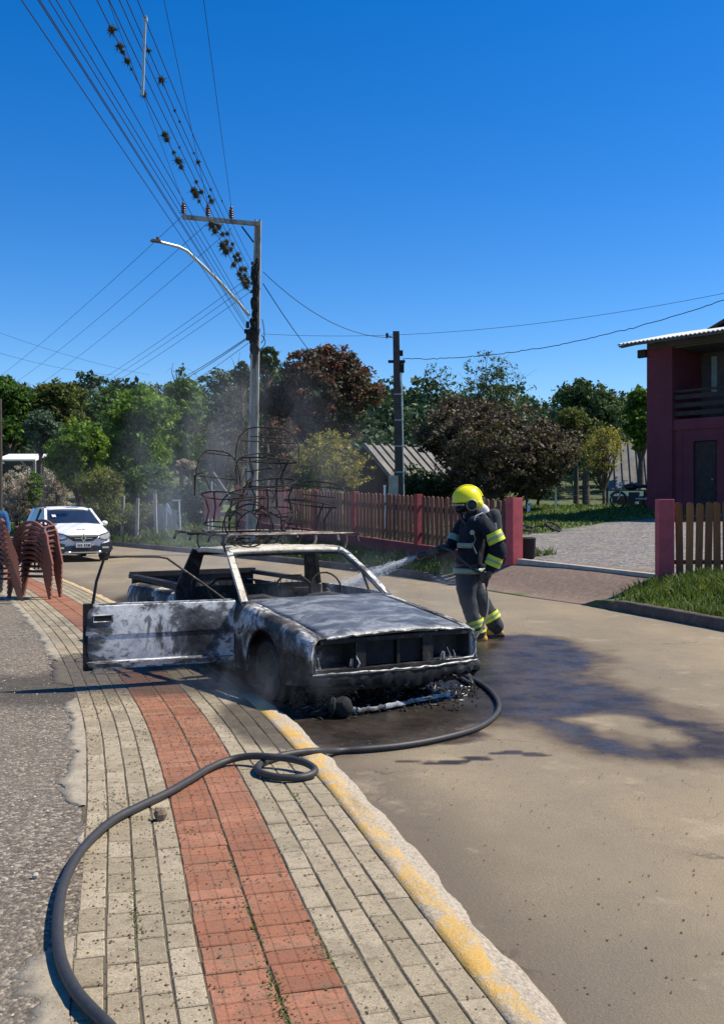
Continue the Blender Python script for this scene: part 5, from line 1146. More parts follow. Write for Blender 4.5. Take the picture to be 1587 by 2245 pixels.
for k in range(260):
    px, py = rr.uniform(560,1010), rr.uniform(1490,1560); p_ = gl(px,py,.0); mb.ell(p_, (rr.uniform(.01,.035),rr.uniform(.01,.03),rr.uniform(.006,.018)), 5, 4, noise=.6, seed=k)
o = link('burnt_debris', mb.mesh('burnt_debris', M['char'])); o['kind'] = 'stuff'; o['label'] = 'black char and scraps under the nose of the pickup'
mb = MB()
for k in range(90):
    px, py = rr.uniform(660,1030), rr.gauss(1552,12); py -= (px-680)*.10; p_ = gl(px,py,.006); d = Vector((rr.gauss(0,1),rr.gauss(0,.6),rr.random()*.2)).normalized()*rr.uniform(.01,.05)
    mb.tube([p_, p_+d], [.006, .003], 4)
o = link('ash_flakes', mb.mesh('ash_flakes', M['burnt_rim'])); o['kind'] = 'stuff'
c0 = G(352,1798,ZS); mb = MB().ell((0,0,.022), (.036,.028,.030), 7, 5, noise=.45, seed=3); M['stone'] = simple('brownish_stone', (.17,.12,.08), .9, 0, .3, 20, .4)
single('stone', mb, M['stone'], 'brown stone lying on the grey pavers left of the red band', 'stone', smooth=20, loc=c0)
c0 = G(78,1925,ZS); single('pebble', MB().ell((0,0,.01),(.016,.013,.012),7,5,noise=.4,seed=5), M['grit'], 'small pale pebble on the dark asphalt at the left', 'stone', smooth=20, loc=c0)
# ---------------------------------------------------------------- fire hose
M['hose'] = simple('black_rubber_hose', (.035,.034,.034), .55, 0, .25, 40, .15, .5)
hz = {}
path = [(1058,1262,'h'),(1066,1300,'h'),(1065,1345,'h'),(1050,1385,'h'),(1034,1412,'h')]
P3 = [P(1060,1262,11.65), P(1068,1300,11.5), P(1068,1340,11.2), P(1056,1378,10.7), P(1040,1405,10.2)]
P3 += [Vector((1.02,9.4,.04)), Vector((.98,8.8,.025))]
for (x,y) in ((1000,1478),(1042,1492),(1075,1515),(1093,1545),(1082,1572),(1040,1598),(960,1620),(880,1634),(800,1642),(740,1646)): P3.append(G(x,y,.024))
for (x,y,z) in ((700,1646,.085),(660,1649,.095),(620,1656,.095),(585,1668,.095),(566,1680,.095),(572,1694,.095),(605,1703,.095),(650,1705,.095),(682,1698,.10),(690,1686,.11),(668,1672,.125),(630,1663,.13),(590,1659,.135),(545,1658,.125),(500,1667,.105),(460,1684,.097),(420,1708,.097),(370,1737,.097),(310,1766,.097),(250,1797,.097),(200,1840,.097),(165,1885,.097),(140,1940,.097),(129,2000,.097),(128,2060,.097),(138,2115,.097),(165,2170,.097),(200,2212,.097),(238,2250,.097),(290,2310,.097)): P3.append(G(x,y,z))
def smooth_path(pts, n=5):
    out = []
    for i in range(len(pts)-1):
        p0, p1, p2, p3 = pts[max(i-1,0)], pts[i], pts[i+1], pts[min(i+2,len(pts)-1)]
        for k in range(n):
            t = k/n; out.append(.5*((2*p1)+(p2-p0)*t+(2*p0-5*p1+4*p2-p3)*t*t+(3*p1-p0-3*p2+p3)*t**3))
    return out+[pts[-1]]
hp = smooth_path(P3, 6); n_air = 6*5
rad = [.013+.0080*min(1,max(0,(i-20)/20)) for i in range(len(hp))]
single('fire_hose', MB().tube(hp, rad, 12), M['hose'], 'black fire hose running from the firefighter hand over street and pavement, with one loop', 'hose', smooth=80)
# ---------------------------------------------------------------- firefighter
M['navy'] = simple('navy_turnout_cloth', (.009,.011,.019), .85, 0, .35, 5, .6, .3, .01)
M['greycloth'] = simple('grey_turnout_cloth', (.045,.048,.055), .85, 0, .3, 5, .6, .3, .01)
m = NT('trouser_cloth'); sp_ = m.n('SeparateXYZ'); m.l(m.co(), sp_.inputs[0]); n_ = m.noise(6,5,.7,m.co()); zz_ = m.math('ADD', sp_.outputs[2], m.math('MULTIPLY', m.math('SUBTRACT', n_, .5), .04))
M['trous'] = m.done(m.mix(m.step(zz_, .50, .53), m.ramp(n_, [(.3,(.016,.018,.023)),(.7,(.036,.040,.048))]), (.013,.016,.026)), .85, 0, m.bump(n_, .6, .012))
M['hiviz'] = simple('lime_yellow_tape', (.62,.70,.05), .55, 0, .1, 20, .1)
M['silver'] = simple('silver_reflective_tape', (.30,.34,.24), .4, .1, .15, 20, .1)
M['helmet'] = simple('yellow_helmet_shell', (.90,.80,.01), .28, 0, .04, 4, 0, .5)
M['blackp'] = simple('black_plastic', (.012,.012,.014), .4, 0, .2, 8, 0)
M['leather'] = simple('brown_work_glove', (.12,.08,.05), .85, 0, .25, 12, .3)
M['boot'] = simple('tan_yellow_boot', (.55,.30,.06), .7, 0, .25, 12, .3)
M['skin'] = simple('skin', (.38,.20,.13), .6, 0, .1, 20, .1)
M['hoodw'] = simple('white_hood', (.60,.58,.55), .85, 0, .15, 10, .3)
M['visor'] = simple('dark_visor', (.015,.018,.022), .08, 0, .1, 3, 0, .8)
FD = 11.85
def Q(px, py, dy=0.0): p_ = P(px, py, FD); return Vector((p_.x, FD+dy, p_.z))     # on the figure's own plane, then moved in depth
FO = Vector((Q(1045,1400).x, FD, 0)); ff = thing('person', 'firefighter in dark gear and yellow helmet spraying water at the burnt pickup', 'person', FO)
def rel(p_): return Vector(p_)-FO
def body(name, segs, mat, parent, vox=.014, sm=6, label=None):
    """segs: polylines of (point, radius[, flat]) joined by voxel remesh into one continuous skin"""
    mb = MB()
    for s_ in segs:
        if s_[0] == 'ell': mb.ell(rel(s_[1]), s_[2], 18, 12, s_[3] if len(s_) > 3 else None)
        else:
            pts = smooth_path([rel(p_) for p_, r in s_], 4); rs = np.interp(np.arange(len(pts)), np.arange(len(s_))*4, [r for p_, r in s_]); mb.tube(pts, list(rs), 14)
            mb.ell(pts[0], (rs[0],)*3, 12, 8); mb.ell(pts[-1], (rs[-1],)*3, 12, 8)
    me = mb.mesh(name, mat); o = link(name, me, parent); m = o.modifiers.new('remesh', 'REMESH'); m.mode = 'VOXEL'; m.voxel_size = vox; m.use_smooth_shade = True
    s2 = o.modifiers.new('smooth', 'SMOOTH'); s2.iterations = sm; s2.factor = .5
    tx = bpy.data.textures.new(name+'_folds', 'CLOUDS'); tx.noise_scale = .09; dm = o.modifiers.new('folds', 'DISPLACE'); dm.texture = tx; dm.strength = .022 if vox > .01 else .003; dm.mid_level = .5
    if label: o['label'] = label
    return o
E = 'ell'
# jacket with both sleeves
jacket = body('jacket', [
    [(Q(1033,1128),.075),(Q(1036,1142),.135),(Q(1036,1165),.165),(Q(1034,1195),.172),(Q(1031,1225),.165),(Q(1028,1250),.168),(Q(1028,1268),.165)],
    [(Q(1038,1150,-.12),.11),(Q(1036,1170,-.10),.13),(Q(1032,1215,-.07),.13),(Q(1030,1255,-.06),.13)],
    [(Q(1036,1150,.12),.11),(Q(1034,1170,.10),.13),(Q(1030,1215,.07),.13),(Q(1028,1255,.06),.13)],
    [(Q(1054,1150,-.20),.105),(Q(1071,1172,-.25),.096),(Q(1087,1200,-.27),.088),(Q(1086,1212,-.27),.085),(Q(1077,1228,-.26),.077),(Q(1069,1243,-.25),.066)],
    [(Q(1022,1150,.20),.095),(Q(1006,1172,.22),.085),(Q(994,1196,.18),.075),(Q(975,1207,.08),.066),(Q(960,1210,.02),.060)],
], M['navy'], ff)
# trousers, one leg forward, one leg trailing
trousers = body('trousers', [
    [(Q(1030,1248),.15),(Q(1029,1275),.155)],
    [(Q(1024,1262,-.08),.13),(Q(1020,1290,-.10),.120),(Q(1026,1325,-.12),.100),(Q(1034,1352,-.12),.086),(Q(1043,1376,-.12),.095),(Q(1045,1384,-.12),.098)],
    [(Q(1036,1262,.08),.13),(Q(1040,1292,.10),.118),(Q(1061,1325,.12),.102),(Q(1073,1348,.13),.094),(Q(1085,1368,.13),.102),(Q(1089,1376,.13),.104)],
], M['trous'], ff)
for (c, dy) in (((1052,1391), -.12), ((1093,1383), .13)):
    a = Q(*c, dy); fwd = Vector((-1,-.15,0)).normalized()
    b = body('boot', [[(a+Vector((0,0,.08)),.060),(a+Vector((0,0,-.02)),.056)], [(a+Vector((.03,0,-.035)),.048),(a+fwd*.10+Vector((0,0,-.035)),.046),(a+fwd*.17+Vector((0,0,-.045)),.038)]], M['boot'], ff, .009, 2)
    part('sole', MB().box(rel(a+fwd*.06+Vector((0,0,-.075))), (.28,.10,.025)), M['blackp'], b, None)
# head, mask and helmet
hc = Q(1025,1098)
head = body('head', [[(Q(1034,1128),.065),(Q(1030,1115),.068),(hc,.085)], ('ell', Q(1022,1100), (.10,.078,.125)), ('ell', Q(1014,1112), (.055,.05,.06))], M['blackp'], ff, .010, 3, 'head covered by a black breathing mask')
part('face_visor', MB().ell(rel(Q(1011,1100)), (.055,.075,.065), 16, 10), M['visor'], head, 60)
part('breathing_valve', MB().lathe(rel(Q(1008,1116)), (-1,0,-.4), [(0,.045),(.04,.042),(.06,.025)], 14).tube([rel(Q(1008,1120)), rel(Q(1012,1138,-.05)), rel(Q(1022,1150,-.14)), rel(Q(1036,1158,-.18))], .016, 8), M['blackp'], head, 60)['kind'] = 'stuff'
mb = MB(); n_, m_ = 28, 12; vs = []; fs = []
for i in range(m_+1):
    th = .5*math.pi*i/m_*1.12
    for k in range(n_):
        a = 2*math.pi*k/n_; fx, fy = math.cos(a), math.sin(a)
        drop = .0 + (.045 if fx > 0 else 0)*max(0,fx)*(i/m_)**3; r_ = math.sin(min(th,math.pi/2))*(1+.10*max(0,-fx)*(i/m_)**6)
        vs.append(rel(Q(1025,1096))+Vector((.178*r_*fx, .140*r_*fy, .172*math.cos(th)-drop)))
for i in range(m_):
    for k in range(n_): fs.append((i*n_+k, (i+1)*n_+k, (i+1)*n_+(k+1)%n_, i*n_+(k+1)%n_))
mb.add(vs, fs); helm = part('helmet', mb, M['helmet'], ff, 80); solid(helm, .012)
part('helmet_ridge', MB().tube([rel(Q(1025,1096))+Vector((.182*math.sin(t),0,.176*math.cos(t))) for t in np.linspace(-1.35,1.3,16)], .012, 7), M['helmet'], helm, 80)
part('neck_guard', MB().ell(rel(Q(1047,1104)), (.07,.11,.07), 16, 9), M['helmet'], helm, 80)
part('ear_disc', MB().lathe(rel(Q(1031,1107,-.125)), (0,-1,0), [(0,.058),(.02,.058),(.03,.04)], 18), M['blackp'], helm, 50)
part('ear_disc_ring', MB().tube([rel(Q(1031,1107,-.15))+Vector((.062*math.cos(a),0,.062*math.sin(a))) for a in np.linspace(0,2*math.pi,20,endpoint=False)], .007, 6, closed=True), M['silver'], helm, 60)
part('helmet_brim', MB().tube([rel(Q(1025,1105))+Vector((.19*math.cos(a),.15*math.sin(a),-.01+.0*math.cos(a))) for a in np.linspace(1.9,4.4,16)], .012, 7), M['silver'], helm, 60)
body('neck_hood', [[(Q(1044,1106),.06),(Q(1060,1118),.062),(Q(1064,1126),.055)]], M['hoodw'], ff, .010, 3)
# air cylinder and harness
cyl = part('air_cylinder', MB().lathe(rel(Q(1083,1130,.04)), Vector((.10,0,-1)), [(-.08,.03),(-.06,.07),(0,.088),(.36,.088),(.43,.06),(.46,.03)], 20), M['greycloth'], ff, 50)
part('cylinder_cap', MB().lathe(rel(Q(1081,1128,.04)), Vector((.10,0,-1)), [(.10,.091),(.19,.091)], 20), M['hoodw'], cyl, 50)
body('back_plate', [[(Q(1066,1128,.0),.06),(Q(1074,1150),.075),(Q(1074,1200),.07),(Q(1066,1228),.05)]], M['navy'], ff, .012, 3)
for sy in (-.17, .17): part('shoulder_strap', MB().tube([rel(Q(1070,1140,sy*.7)), rel(Q(1054,1124,sy)), rel(Q(1040,1130,sy*1.12)), rel(Q(1030,1150,sy*1.15)), rel(Q(1030,1190,sy*1.2)), rel(Q(1040,1212,sy*1.25))], .016, 7, flat=.5), M['hoodw'] if sy < 0 else M['blackp'], ff, 60)
part('gauge', MB().lathe(rel(Q(1029,1166,-.27)), (0,-1,0), [(0,.028),(.03,.028)], 12).tube([rel(Q(1030,1160,-.27)), rel(Q(1036,1180,-.28)), rel(Q(1030,1196,-.27))], .004, 6), M['silver'], ff, 50)['kind'] = 'stuff'
part('waist_belt', MB().tube([rel(Q(1030,1238))+Vector((.175*math.cos(a),.225*math.sin(a),0)) for a in np.linspace(0,2*math.pi,26,endpoint=False)], .02, 6, closed=True), M['blackp'], ff, 60)
def band(name, p0, p1, r, mat, n=20, parent=None, ry=1.0, t=.007):
    a, b = rel(p0), rel(p1); ax = (b-a).normalized(); L_ = (b-a).length; mb = MB().lathe(a, ax, [(0,r),(0,r+t),(L_,r+t*.9),(L_,r)], n, cap=False)
    return part(name, mb, M[mat], parent or ff, 40)
def stripe2(p0, p1, r):
    a, b = Vector(p0), Vector(p1); band('yellow_tape', a, b, r, 'hiviz'); band('silver_tape', a.lerp(b,.36), a.lerp(b,.62), r+.004, 'silver')
stripe2(Q(1073,1166,-.255), Q(1083,1187,-.265), .101); stripe2(Q(1080,1217,-.265), Q(1072,1237,-.255), .089)
band('sleeve_tape', Q(1003,1178,.215), Q(997,1190,.19), .09, 'silver')
# hem and chest tapes follow the jacket
for z0_, z1_, rx, ry_, cx_ in ((1244,1256,.190,.232,1028),):
    mb = MB(); vs = []; nn = 30
    for z in (z0_, z1_):
        for k in range(nn): a = 2*math.pi*k/nn; vs.append(rel(Q(cx_,z))+Vector((rx*math.cos(a),ry_*math.sin(a),0)))
    mb.add(vs, [(k,(k+1)%nn,nn+(k+1)%nn,nn+k) for k in range(nn)]); o = part('hem_tape', mb, M['silver'], ff, 60); solid(o,.004)
mb = MB(); vs = []; nn = 12
for z in (1189, 1200):
    for k in range(nn+1): a = 3.45+1.15*k/nn; vs.append(rel(Q(1033,z))+Vector((.188*math.cos(a),.250*math.sin(a),0)))
mb.add(vs, [(k,k+1,nn+2+k,nn+1+k) for k in range(nn)]); o = part('chest_tape', mb, M['silver'], ff, 60); solid(o,.004)
stripe2(Q(1037,1357,-.12), Q(1042,1372,-.12), .103); stripe2(Q(1074,1347,.13), Q(1082,1361,.13), .112); band('cuff_tape', Q(1042,1379,-.12), Q(1043,1384,-.12), .108, 'hiviz')
# hands in gloves: palm plus five bent digits each, closed on what they hold
def hand(c, axis, up, out, name='glove'):
    """c: palm centre; axis: direction the held thing runs; fingers wrap round it. up: from wrist to knuckles"""
    a = Vector(axis).normalized(); u = Vector(up).normalized(); o_ = Vector(out).normalized(); segs = [[(c-u*.045,.036),(c,.042),(c+u*.03,.038)]]
    for k, L_ in enumerate((.030,.034,.032,.026)):
        b = c+u*.035+a*(-.036+.024*k)+o_*.012; segs.append([(b,.0125),(b+u*.026+o_*.010,.0120),(b+u*.030+o_*(.018+L_),.0112),(b+u*.004+o_*(.026+L_),.0105)])
    th = c-u*.01-a*.045; segs.append([(c-u*.02-a*.02,.016),(th-a*.008+o_*.025,.0135),(th+u*.012+a*.012+o_*.055,.0115)])
    return body(name, segs, M['leather'], ff, .0055, 1)
hand(Q(1064,1257,-.25)+Vector((0,0,0)), (.1,0,-1), (-.35,.25,-.85), (-.9,.3,.1))
hand(Q(952,1207,.0), (-1,0,-.35), (-.5,-.1,.2), (0,-.6,-.7))
# nozzle in the far hand: body, grip, bale and tip; it is held, so a thing of its own
NZ = Q(925,1216,-.02); nz_d = Vector((-1,-.12,-.36)).normalized(); nozz = thing('hose_nozzle', 'black pistol grip hose nozzle held out by the firefighter', 'nozzle', NZ)
part('barrel', MB().lathe(-nz_d*.34, nz_d, [(0,.022),(.05,.024),(.06,.034),(.16,.034),(.17,.026),(.28,.028),(.30,.040),(.40,.044),(.41,.030)], 16), M['blackp'], nozz, 50)
part('pistol_grip', MB().bar(-nz_d*.20, -nz_d*.17+Vector((.02,0,-.14)), .035, .045), M['blackp'], nozz, None)
part('bale_handle', MB().tube([-nz_d*.25+Vector((0,-.035,0)), -nz_d*.24+Vector((0,-.04,.09)), -nz_d*.24+Vector((0,.04,.09)), -nz_d*.25+Vector((0,.035,0))], .009, 6), M['blackp'], nozz, 60)
hs_ = [NZ-nz_d*.34, Q(968,1200,-.05), Q(990,1208,-.18), Q(1015,1232,-.24), Q(1040,1250,-.27), Q(1057,1254,-.28), Q(1063,1262,-.27), P(1066,1285,11.55)]
single('hose_section', MB().tube(smooth_path(hs_,6), .014, 9), M['hose'], 'thin hose length between the nozzle and the firefighter near hand', 'hose', smooth=80)
# ---------------------------------------------------------------- water jet: droplets
rr = np.random.default_rng(4); n = 9000; t = rr.random(n)**.75; L_ = 1.15; sd_ = nz_d; base = NZ+nz_d*.05
u1 = Vector((0,1,0)); u2 = sd_.cross(u1).normalized(); rad_ = (.010+.115*t)*np.abs(rr.normal(0,.62,n)); a = rr.uniform(0,6.28,n)
C = np.array(base)[None,:]+np.outer(t*L_, np.array(sd_))+np.outer(rad_*np.cos(a), np.array(u1))+np.outer(rad_*np.sin(a), np.array(u2)); C[:,2] -= .10*t*t
sz = rr.uniform(.001,.003,n); tet = np.array([(1,1,1),(-1,-1,1),(-1,1,-1),(1,-1,-1)],float); str_ = np.array(sd_)
V = C[:,None,:]+sz[:,None,None]*tet[None]+(tet@str_)[None,:,None]*str_[None,None,:]*sz[:,None,None]*3
b0 = np.arange(n)*4; Fq = np.concatenate([np.stack([b0+i,b0+j,b0+k],1) for i,j,k in ((0,1,2),(0,3,1),(0,2,3),(1,3,2))])
m = NT('water_drops'); tr = m.n('BsdfTransparent'); mx = m.n('MixShader'); mx.inputs[0].default_value = .35; m.done((.85,.9,.95), .15, 0, None, .6); m.l(tr.outputs[0], mx.inputs[1]); m.l(m.b.outputs[0], mx.inputs[2]); m.l(mx.outputs[0], m.out.inputs[0])
o = link('water_spray', np_mesh('water_spray', V.reshape(-1,3), Fq, m.mat)); o['kind'] = 'stuff'; o['label'] = 'fan of water drops leaving the hose nozzle'
# ---------------------------------------------------------------- bystander at the left edge
M['blueshirt'] = simple('blue_shirt', (.02,.09,.22), .85, 0, .2, 5, .4)
M['jeans'] = simple('dark_trousers', (.03,.035,.05), .9, 0, .2, 5, .4)
M['hair'] = simple('short_grey_brown_hair', (.20,.13,.10), .9, 0, .4, 30, .6)
FD = 17.4; FO = Vector((P(-12,1100,FD).x, FD, ZS)); by = thing('person', 'bystander in a blue shirt behind the stacked chairs, cut by the left edge', 'person', FO)
def B(x, z, y=0.): return FO+Vector((x,y,z))
body('shirt', [[(B(0,1.46),.07),(B(0,1.38),.13),(B(0,1.2),.15),(B(0,1.0),.145),(B(0,.9),.15)], [(B(-.12,1.36),.09),(B(-.1,1.1),.1),(B(-.08,.92),.11)], [(B(.12,1.36),.09),(B(.1,1.1),.1),(B(.08,.92),.11)],
    [(B(.17,1.38),.07),(B(.23,1.2),.058),(B(.25,1.08,-.02),.05)], [(B(-.17,1.38),.07),(B(-.23,1.2),.058),(B(-.25,1.08,-.02),.05)]], M['blueshirt'], by)
body('trousers', [[(B(0,.92),.14),(B(0,.85),.14)], [(B(-.09,.85),.10),(B(-.10,.48),.075),(B(-.10,.1),.055)], [(B(.09,.85),.10),(B(.10,.48),.075),(B(.10,.1),.055)]], M['jeans'], by)
for s_ in (-1, 1):
    body('forearm', [[(B(.25*s_,1.1,-.02),.042),(B(.24*s_,.92,-.10),.032),(B(.22*s_,.86,-.14),.028)], [(B(.22*s_,.86,-.14),.03),(B(.21*s_,.80,-.16),.03)]] + [[(B(.21*s_+k*.014-.02,.79,-.16),.010),(B(.21*s_+k*.014-.02,.735,-.165+.01*k),.009),(B(.21*s_+k*.014-.02,.71,-.15),.008)] for k in range(4)] + [[(B(.20*s_,.84,-.17),.012),(B(.17*s_,.80,-.20),.010)]], M['skin'], by, .0055, 1)
    body('shoe', [[(B(.10*s_,.05,.03),.05),(B(.10*s_,.045,-.10),.045),(B(.10*s_,.04,-.17),.038)]], M['blackp'], by, .009, 2)
hd_ = body('head', [[(B(0,1.44),.055),(B(0,1.52),.055)], ('ell', B(0,1.60), (.075,.092,.115)), ('ell', B(0,1.585,-.09), (.014,.022,.02)), ('ell', B(.078,1.595,0), (.012,.02,.03)), ('ell', B(-.078,1.595,0), (.012,.02,.03)), ('ell', B(0,1.53,-.055), (.045,.04,.03))], M['skin'], by, .007, 2)
for s_ in (-1, 1): part('eye', MB().ell(B(.03*s_,1.615,-.083)-FO, (.014,.008,.008), 8, 6), M['hoodw'], hd_, 60)
part('hair', MB().ell(B(0,1.625,.012)-FO, (.084,.098,.105), 16, 10), M['hair'], hd_, 60)
# ---------------------------------------------------------------- white hatchback (local x across, y backwards from the nose)
M['carwhite'] = simple('white_car_paint', (.80,.80,.79), .25, 0, .03, 2, 0, .6)
M['carblack'] = simple('car_black_trim', (.02,.02,.022), .55, 0, .2, 8, 0)
M['carglass'] = NT('car_glass').done((.012,.02,.035), .05, 0, None, .8)
M['chrome'] = simple('bright_chrome', (.65,.65,.66), .18, .9, .05, 4, 0)
M['lamp'] = simple('clear_headlight', (.55,.58,.60), .08, .3, .2, 12, 0, .8)
M['tyre'] = simple('tyre_rubber', (.025,.025,.026), .85, 0, .2, 12, .2)
M['plate'] = simple('number_plate', (.55,.55,.54), .5, 0, .1, 12, 0)
CR = Vector((P(182,1100,27.6).x, 27.6, 0)); CA = R(29.5)
car = thing('hatchback_car', 'white hatchback with black roof rails and raised black bumper driving up the street', 'car', CR, CA)
W2 = .86
st = [ # y, half width low, half width belt, z under, z belt, top half width, z top
 (-.02,.62,.60,.30,.60,.58,.66),(.06,.76,.74,.24,.70,.66,.80),(.25,.83,.81,.22,.80,.72,.90),(.60,.855,.85,.22,.88,.76,.97),(1.05,.86,.86,.22,.94,.78,1.06)]
rows = []
for y, wl, wb, zu, zb, wt, zt in st:
    rows.append([Vector((s_*x, y, z)) for s_, x, z in ((-1,wl*.9,zu),(-1,wl,zu+.12),(-1,wb,zb-.12),(-1,wb*.985,zb),(-1,wt,zt-.02),(-1,wt*.5,zt+.012),(1,0,zt+.02),(1,wt*.5,zt+.012),(1,wt,zt-.02),(1,wb*.985,zb),(1,wb,zb-.12),(1,wl,zu+.12),(1,wl*.9,zu))])
o = part('front_body', MB().grid(rows), M['carwhite'], car, 50)
mb = MB().add([tuple(p_) for p_ in rows[0]], [tuple(range(12,-1,-1))]); part('nose_panel', mb, M['carwhite'], car, None)
rows = []
for y, wt, zt in ((1.05,.86,.94),(2.0,.865,.98),(3.0,.865,.99),(3.7,.84,.98),(3.98,.74,.95)):
    rows.append([Vector((s_*x, y, z)) for s_, x, z in ((-1,wt*.96,.22),(-1,wt,.45),(-1,wt,.78),(-1,wt*.985,zt),(1,wt*.985,zt),(1,wt,.78),(1,wt,.45),(1,wt*.96,.22))])
part('rear_body', MB().grid(rows), M['carwhite'], car, 50); part('rear_panel', MB().add([tuple(p_) for p_ in rows[-1]], [tuple(range(8))]), M['carwhite'], car, None)
rows = []
for y, wt, zt in ((1.78,.62,1.46),(2.0,.635,1.51),(2.6,.64,1.53),(3.2,.63,1.51),(3.75,.59,1.45)):
    rows.append([Vector((u*wt, y-(.05*(1-u*u) if y < 1.9 else 0), zt+.03*(1-u*u))) for u in np.linspace(-1,1,11)])
solid(part('roof', MB().grid(rows), M['carwhite'], car, 60), .03)
ws = MB().grid([[Vector((u*(.77-.13*t), 1.02+.78*t-.07*(1-u*u), 1.03+.42*t+.0*(1-u*u))) for u in np.linspace(-1,1,11)] for t in np.linspace(0,1,6)]); part('windscreen', ws, M['carglass'], car, 60)
part('windscreen_sticker', MB().box((-.50,1.36,1.285), (.11,.012,.14), Matrix.Rotation(-R(61),3,'X')), M['white'], car, None)
for s_ in (-1, 1):
    part('windscreen_pillar', MB().bar((s_*.80,.98,1.00),(s_*.645,1.80,1.475),.075,.06), M['carwhite'], car, None)
    part('side_glass', MB().grid([[Vector((s_*.845,1.12,.98)),Vector((s_*.845,3.55,1.0))],[Vector((s_*.66,1.86,1.44)),Vector((s_*.65,3.35,1.46))]], flip=s_ < 0), M['carglass'], car, None)
    part('door_pillar', MB().bar((s_*.852,2.35,.98),(s_*.665,2.40,1.47),.07,.03), M['carblack'], car, None)
    part('rear_pillar', MB().bar((s_*.84,3.55,.98),(s_*.63,3.45,1.48),.28,.05,up=(s_,0,0)), M['carwhite'], car, None)
    part('roof_rail', MB().tube([(s_*.62,1.95,1.52),(s_*.63,2.1,1.585),(s_*.635,3.2,1.585),(s_*.62,3.4,1.52)], .022, 6), M['carblack'], car, 60)
    mr = part('mirror', MB().ell((s_*.95,1.28,1.06), (.10,.06,.075), 12, 8), M['carwhite'], car, 60); part('mirror_foot', MB().bar((s_*.84,1.25,1.0),(s_*.92,1.27,1.03),.05,.04), M['carblack'], mr, None)
    hl = part('headlight', MB().grid([[Vector((s_*x, y, z)) for x, y, z in r] for r in (((.46,-.055,.755),(.60,-.015,.79),(.75,.08,.83),(.80,.20,.85)),((.44,-.075,.69),(.60,-.035,.68),(.75,.045,.70),(.815,.18,.74)),((.46,-.065,.65),(.60,-.03,.615),(.72,.03,.635),(.80,.14,.69)))], flip=s_ > 0), M['lamp'], car, 60)
    part('headlight_bezel', MB().tube([(s_*x,y-.008,z) for x, y, z in ((.46,-.055,.755),(.60,-.015,.79),(.75,.08,.83),(.80,.20,.85),(.815,.18,.74),(.80,.14,.69),(.72,.03,.635),(.60,-.03,.615),(.46,-.065,.65))], .016, 5, closed=True), M['carblack'], hl, 60)
    fg = part('fog_lamp_housing', MB().prism([(s_*.50,0,.50),(s_*.80,0,.56),(s_*.84,0,.34),(s_*.70,0,.26),(s_*.50,0,.30)], (0,-.06,0), (0,.12,0)), M['carblack'], car, None)
    part('fog_lamp', MB().box((s_*.62,-.075,.40), (.18,.02,.05)), M['lamp'], fg, None)
    part('skid_corner', MB().ell((s_*.42,-.05,.27), (.12,.05,.045), 12, 7), M['chrome'], car, 60)
    for y in (.72, 3.28):
        w_ = part('wheel', MB().lathe((s_*.74,y,.315), (s_,0,0), [(0,.2),(0,.30),(.03,.315),(.13,.315),(.16,.29),(.16,.2)], 24), M['tyre'], car, 50)
        part('rim', MB().lathe((s_*.80,y,.315), (s_,0,0), [(0,.21),(.07,.205),(.06,.16),(.04,.05),(.06,.0)], 20), M['chrome'], w_, 40)
        part('arch_trim', MB().tube([(s_*.868,y+.37*math.cos(a),.315+.37*math.sin(a)) for a in np.linspace(-.2,math.pi+.2,16)], .035, 6), M['carblack'], car, 60)
        part('arch_shadow', MB().lathe((s_*.70,y,.315), (s_,0,0), [(0,.34),(.163,.345)], 20), M['carblack'], car, 50)
part('grille', MB().prism([(-.46,0,.75),(.46,0,.75),(.40,0,.68),(.26,0,.585),(-.26,0,.585),(-.40,0,.68)], (0,-.085,0), (0,.0,0)), M['carblack'], car, None)
for z in (.715,.66): part('grille_bar', MB().box((0,-.09,z), (.78 if z > .7 else .5,.02,.018)), M['chrome'], car, None)
em = part('emblem', MB().prism([(0,0,.80),(.075,0,.675),(0,0,.55),(-.075,0,.675)], (0,-.115,0), (0,-.09,0)), M['chrome'], car, None); part('emblem_core', MB().prism([(0,0,.745),(.038,0,.675),(0,0,.605),(-.038,0,.675)], (0,-.118,0), (0,-.114,0)), M['carblack'], em, None)
part('lower_bumper', MB().prism([(-.70,0,.42),(-.30,0,.46),(.30,0,.46),(.70,0,.42),(.66,0,.25),(.3,0,.22),(-.3,0,.22),(-.66,0,.25)], (0,-.075,0), (0,.1,0)), M['carblack'], car, None)
part('bumper_lip', MB().bar((-.36,-.09,.27),(.36,-.09,.27),.02,.035), M['chrome'], car, None)
pl = part('number_plate', MB().box((0,-.105,.475), (.42,.015,.13)), M['plate'], car, None)
for k, x in enumerate((-.15,-.10,-.05,.03,.08,.13,.17)): part('plate_character', MB().box((x,-.1145,.468), (.028,.004,.07)), M['carblack'], pl, None)
for x in (-.09,-.05,.0,.05,.09): part('bonnet_mark', MB().box((x,.22,.905), (.030,.035,.012), Matrix.Rotation(R(18),3,'X')), M['carblack'], car, None)
part('antenna', MB().tube([(0,1.95,1.56),(0,2.02,1.66)], .01, 5), M['carblack'], car, 60)
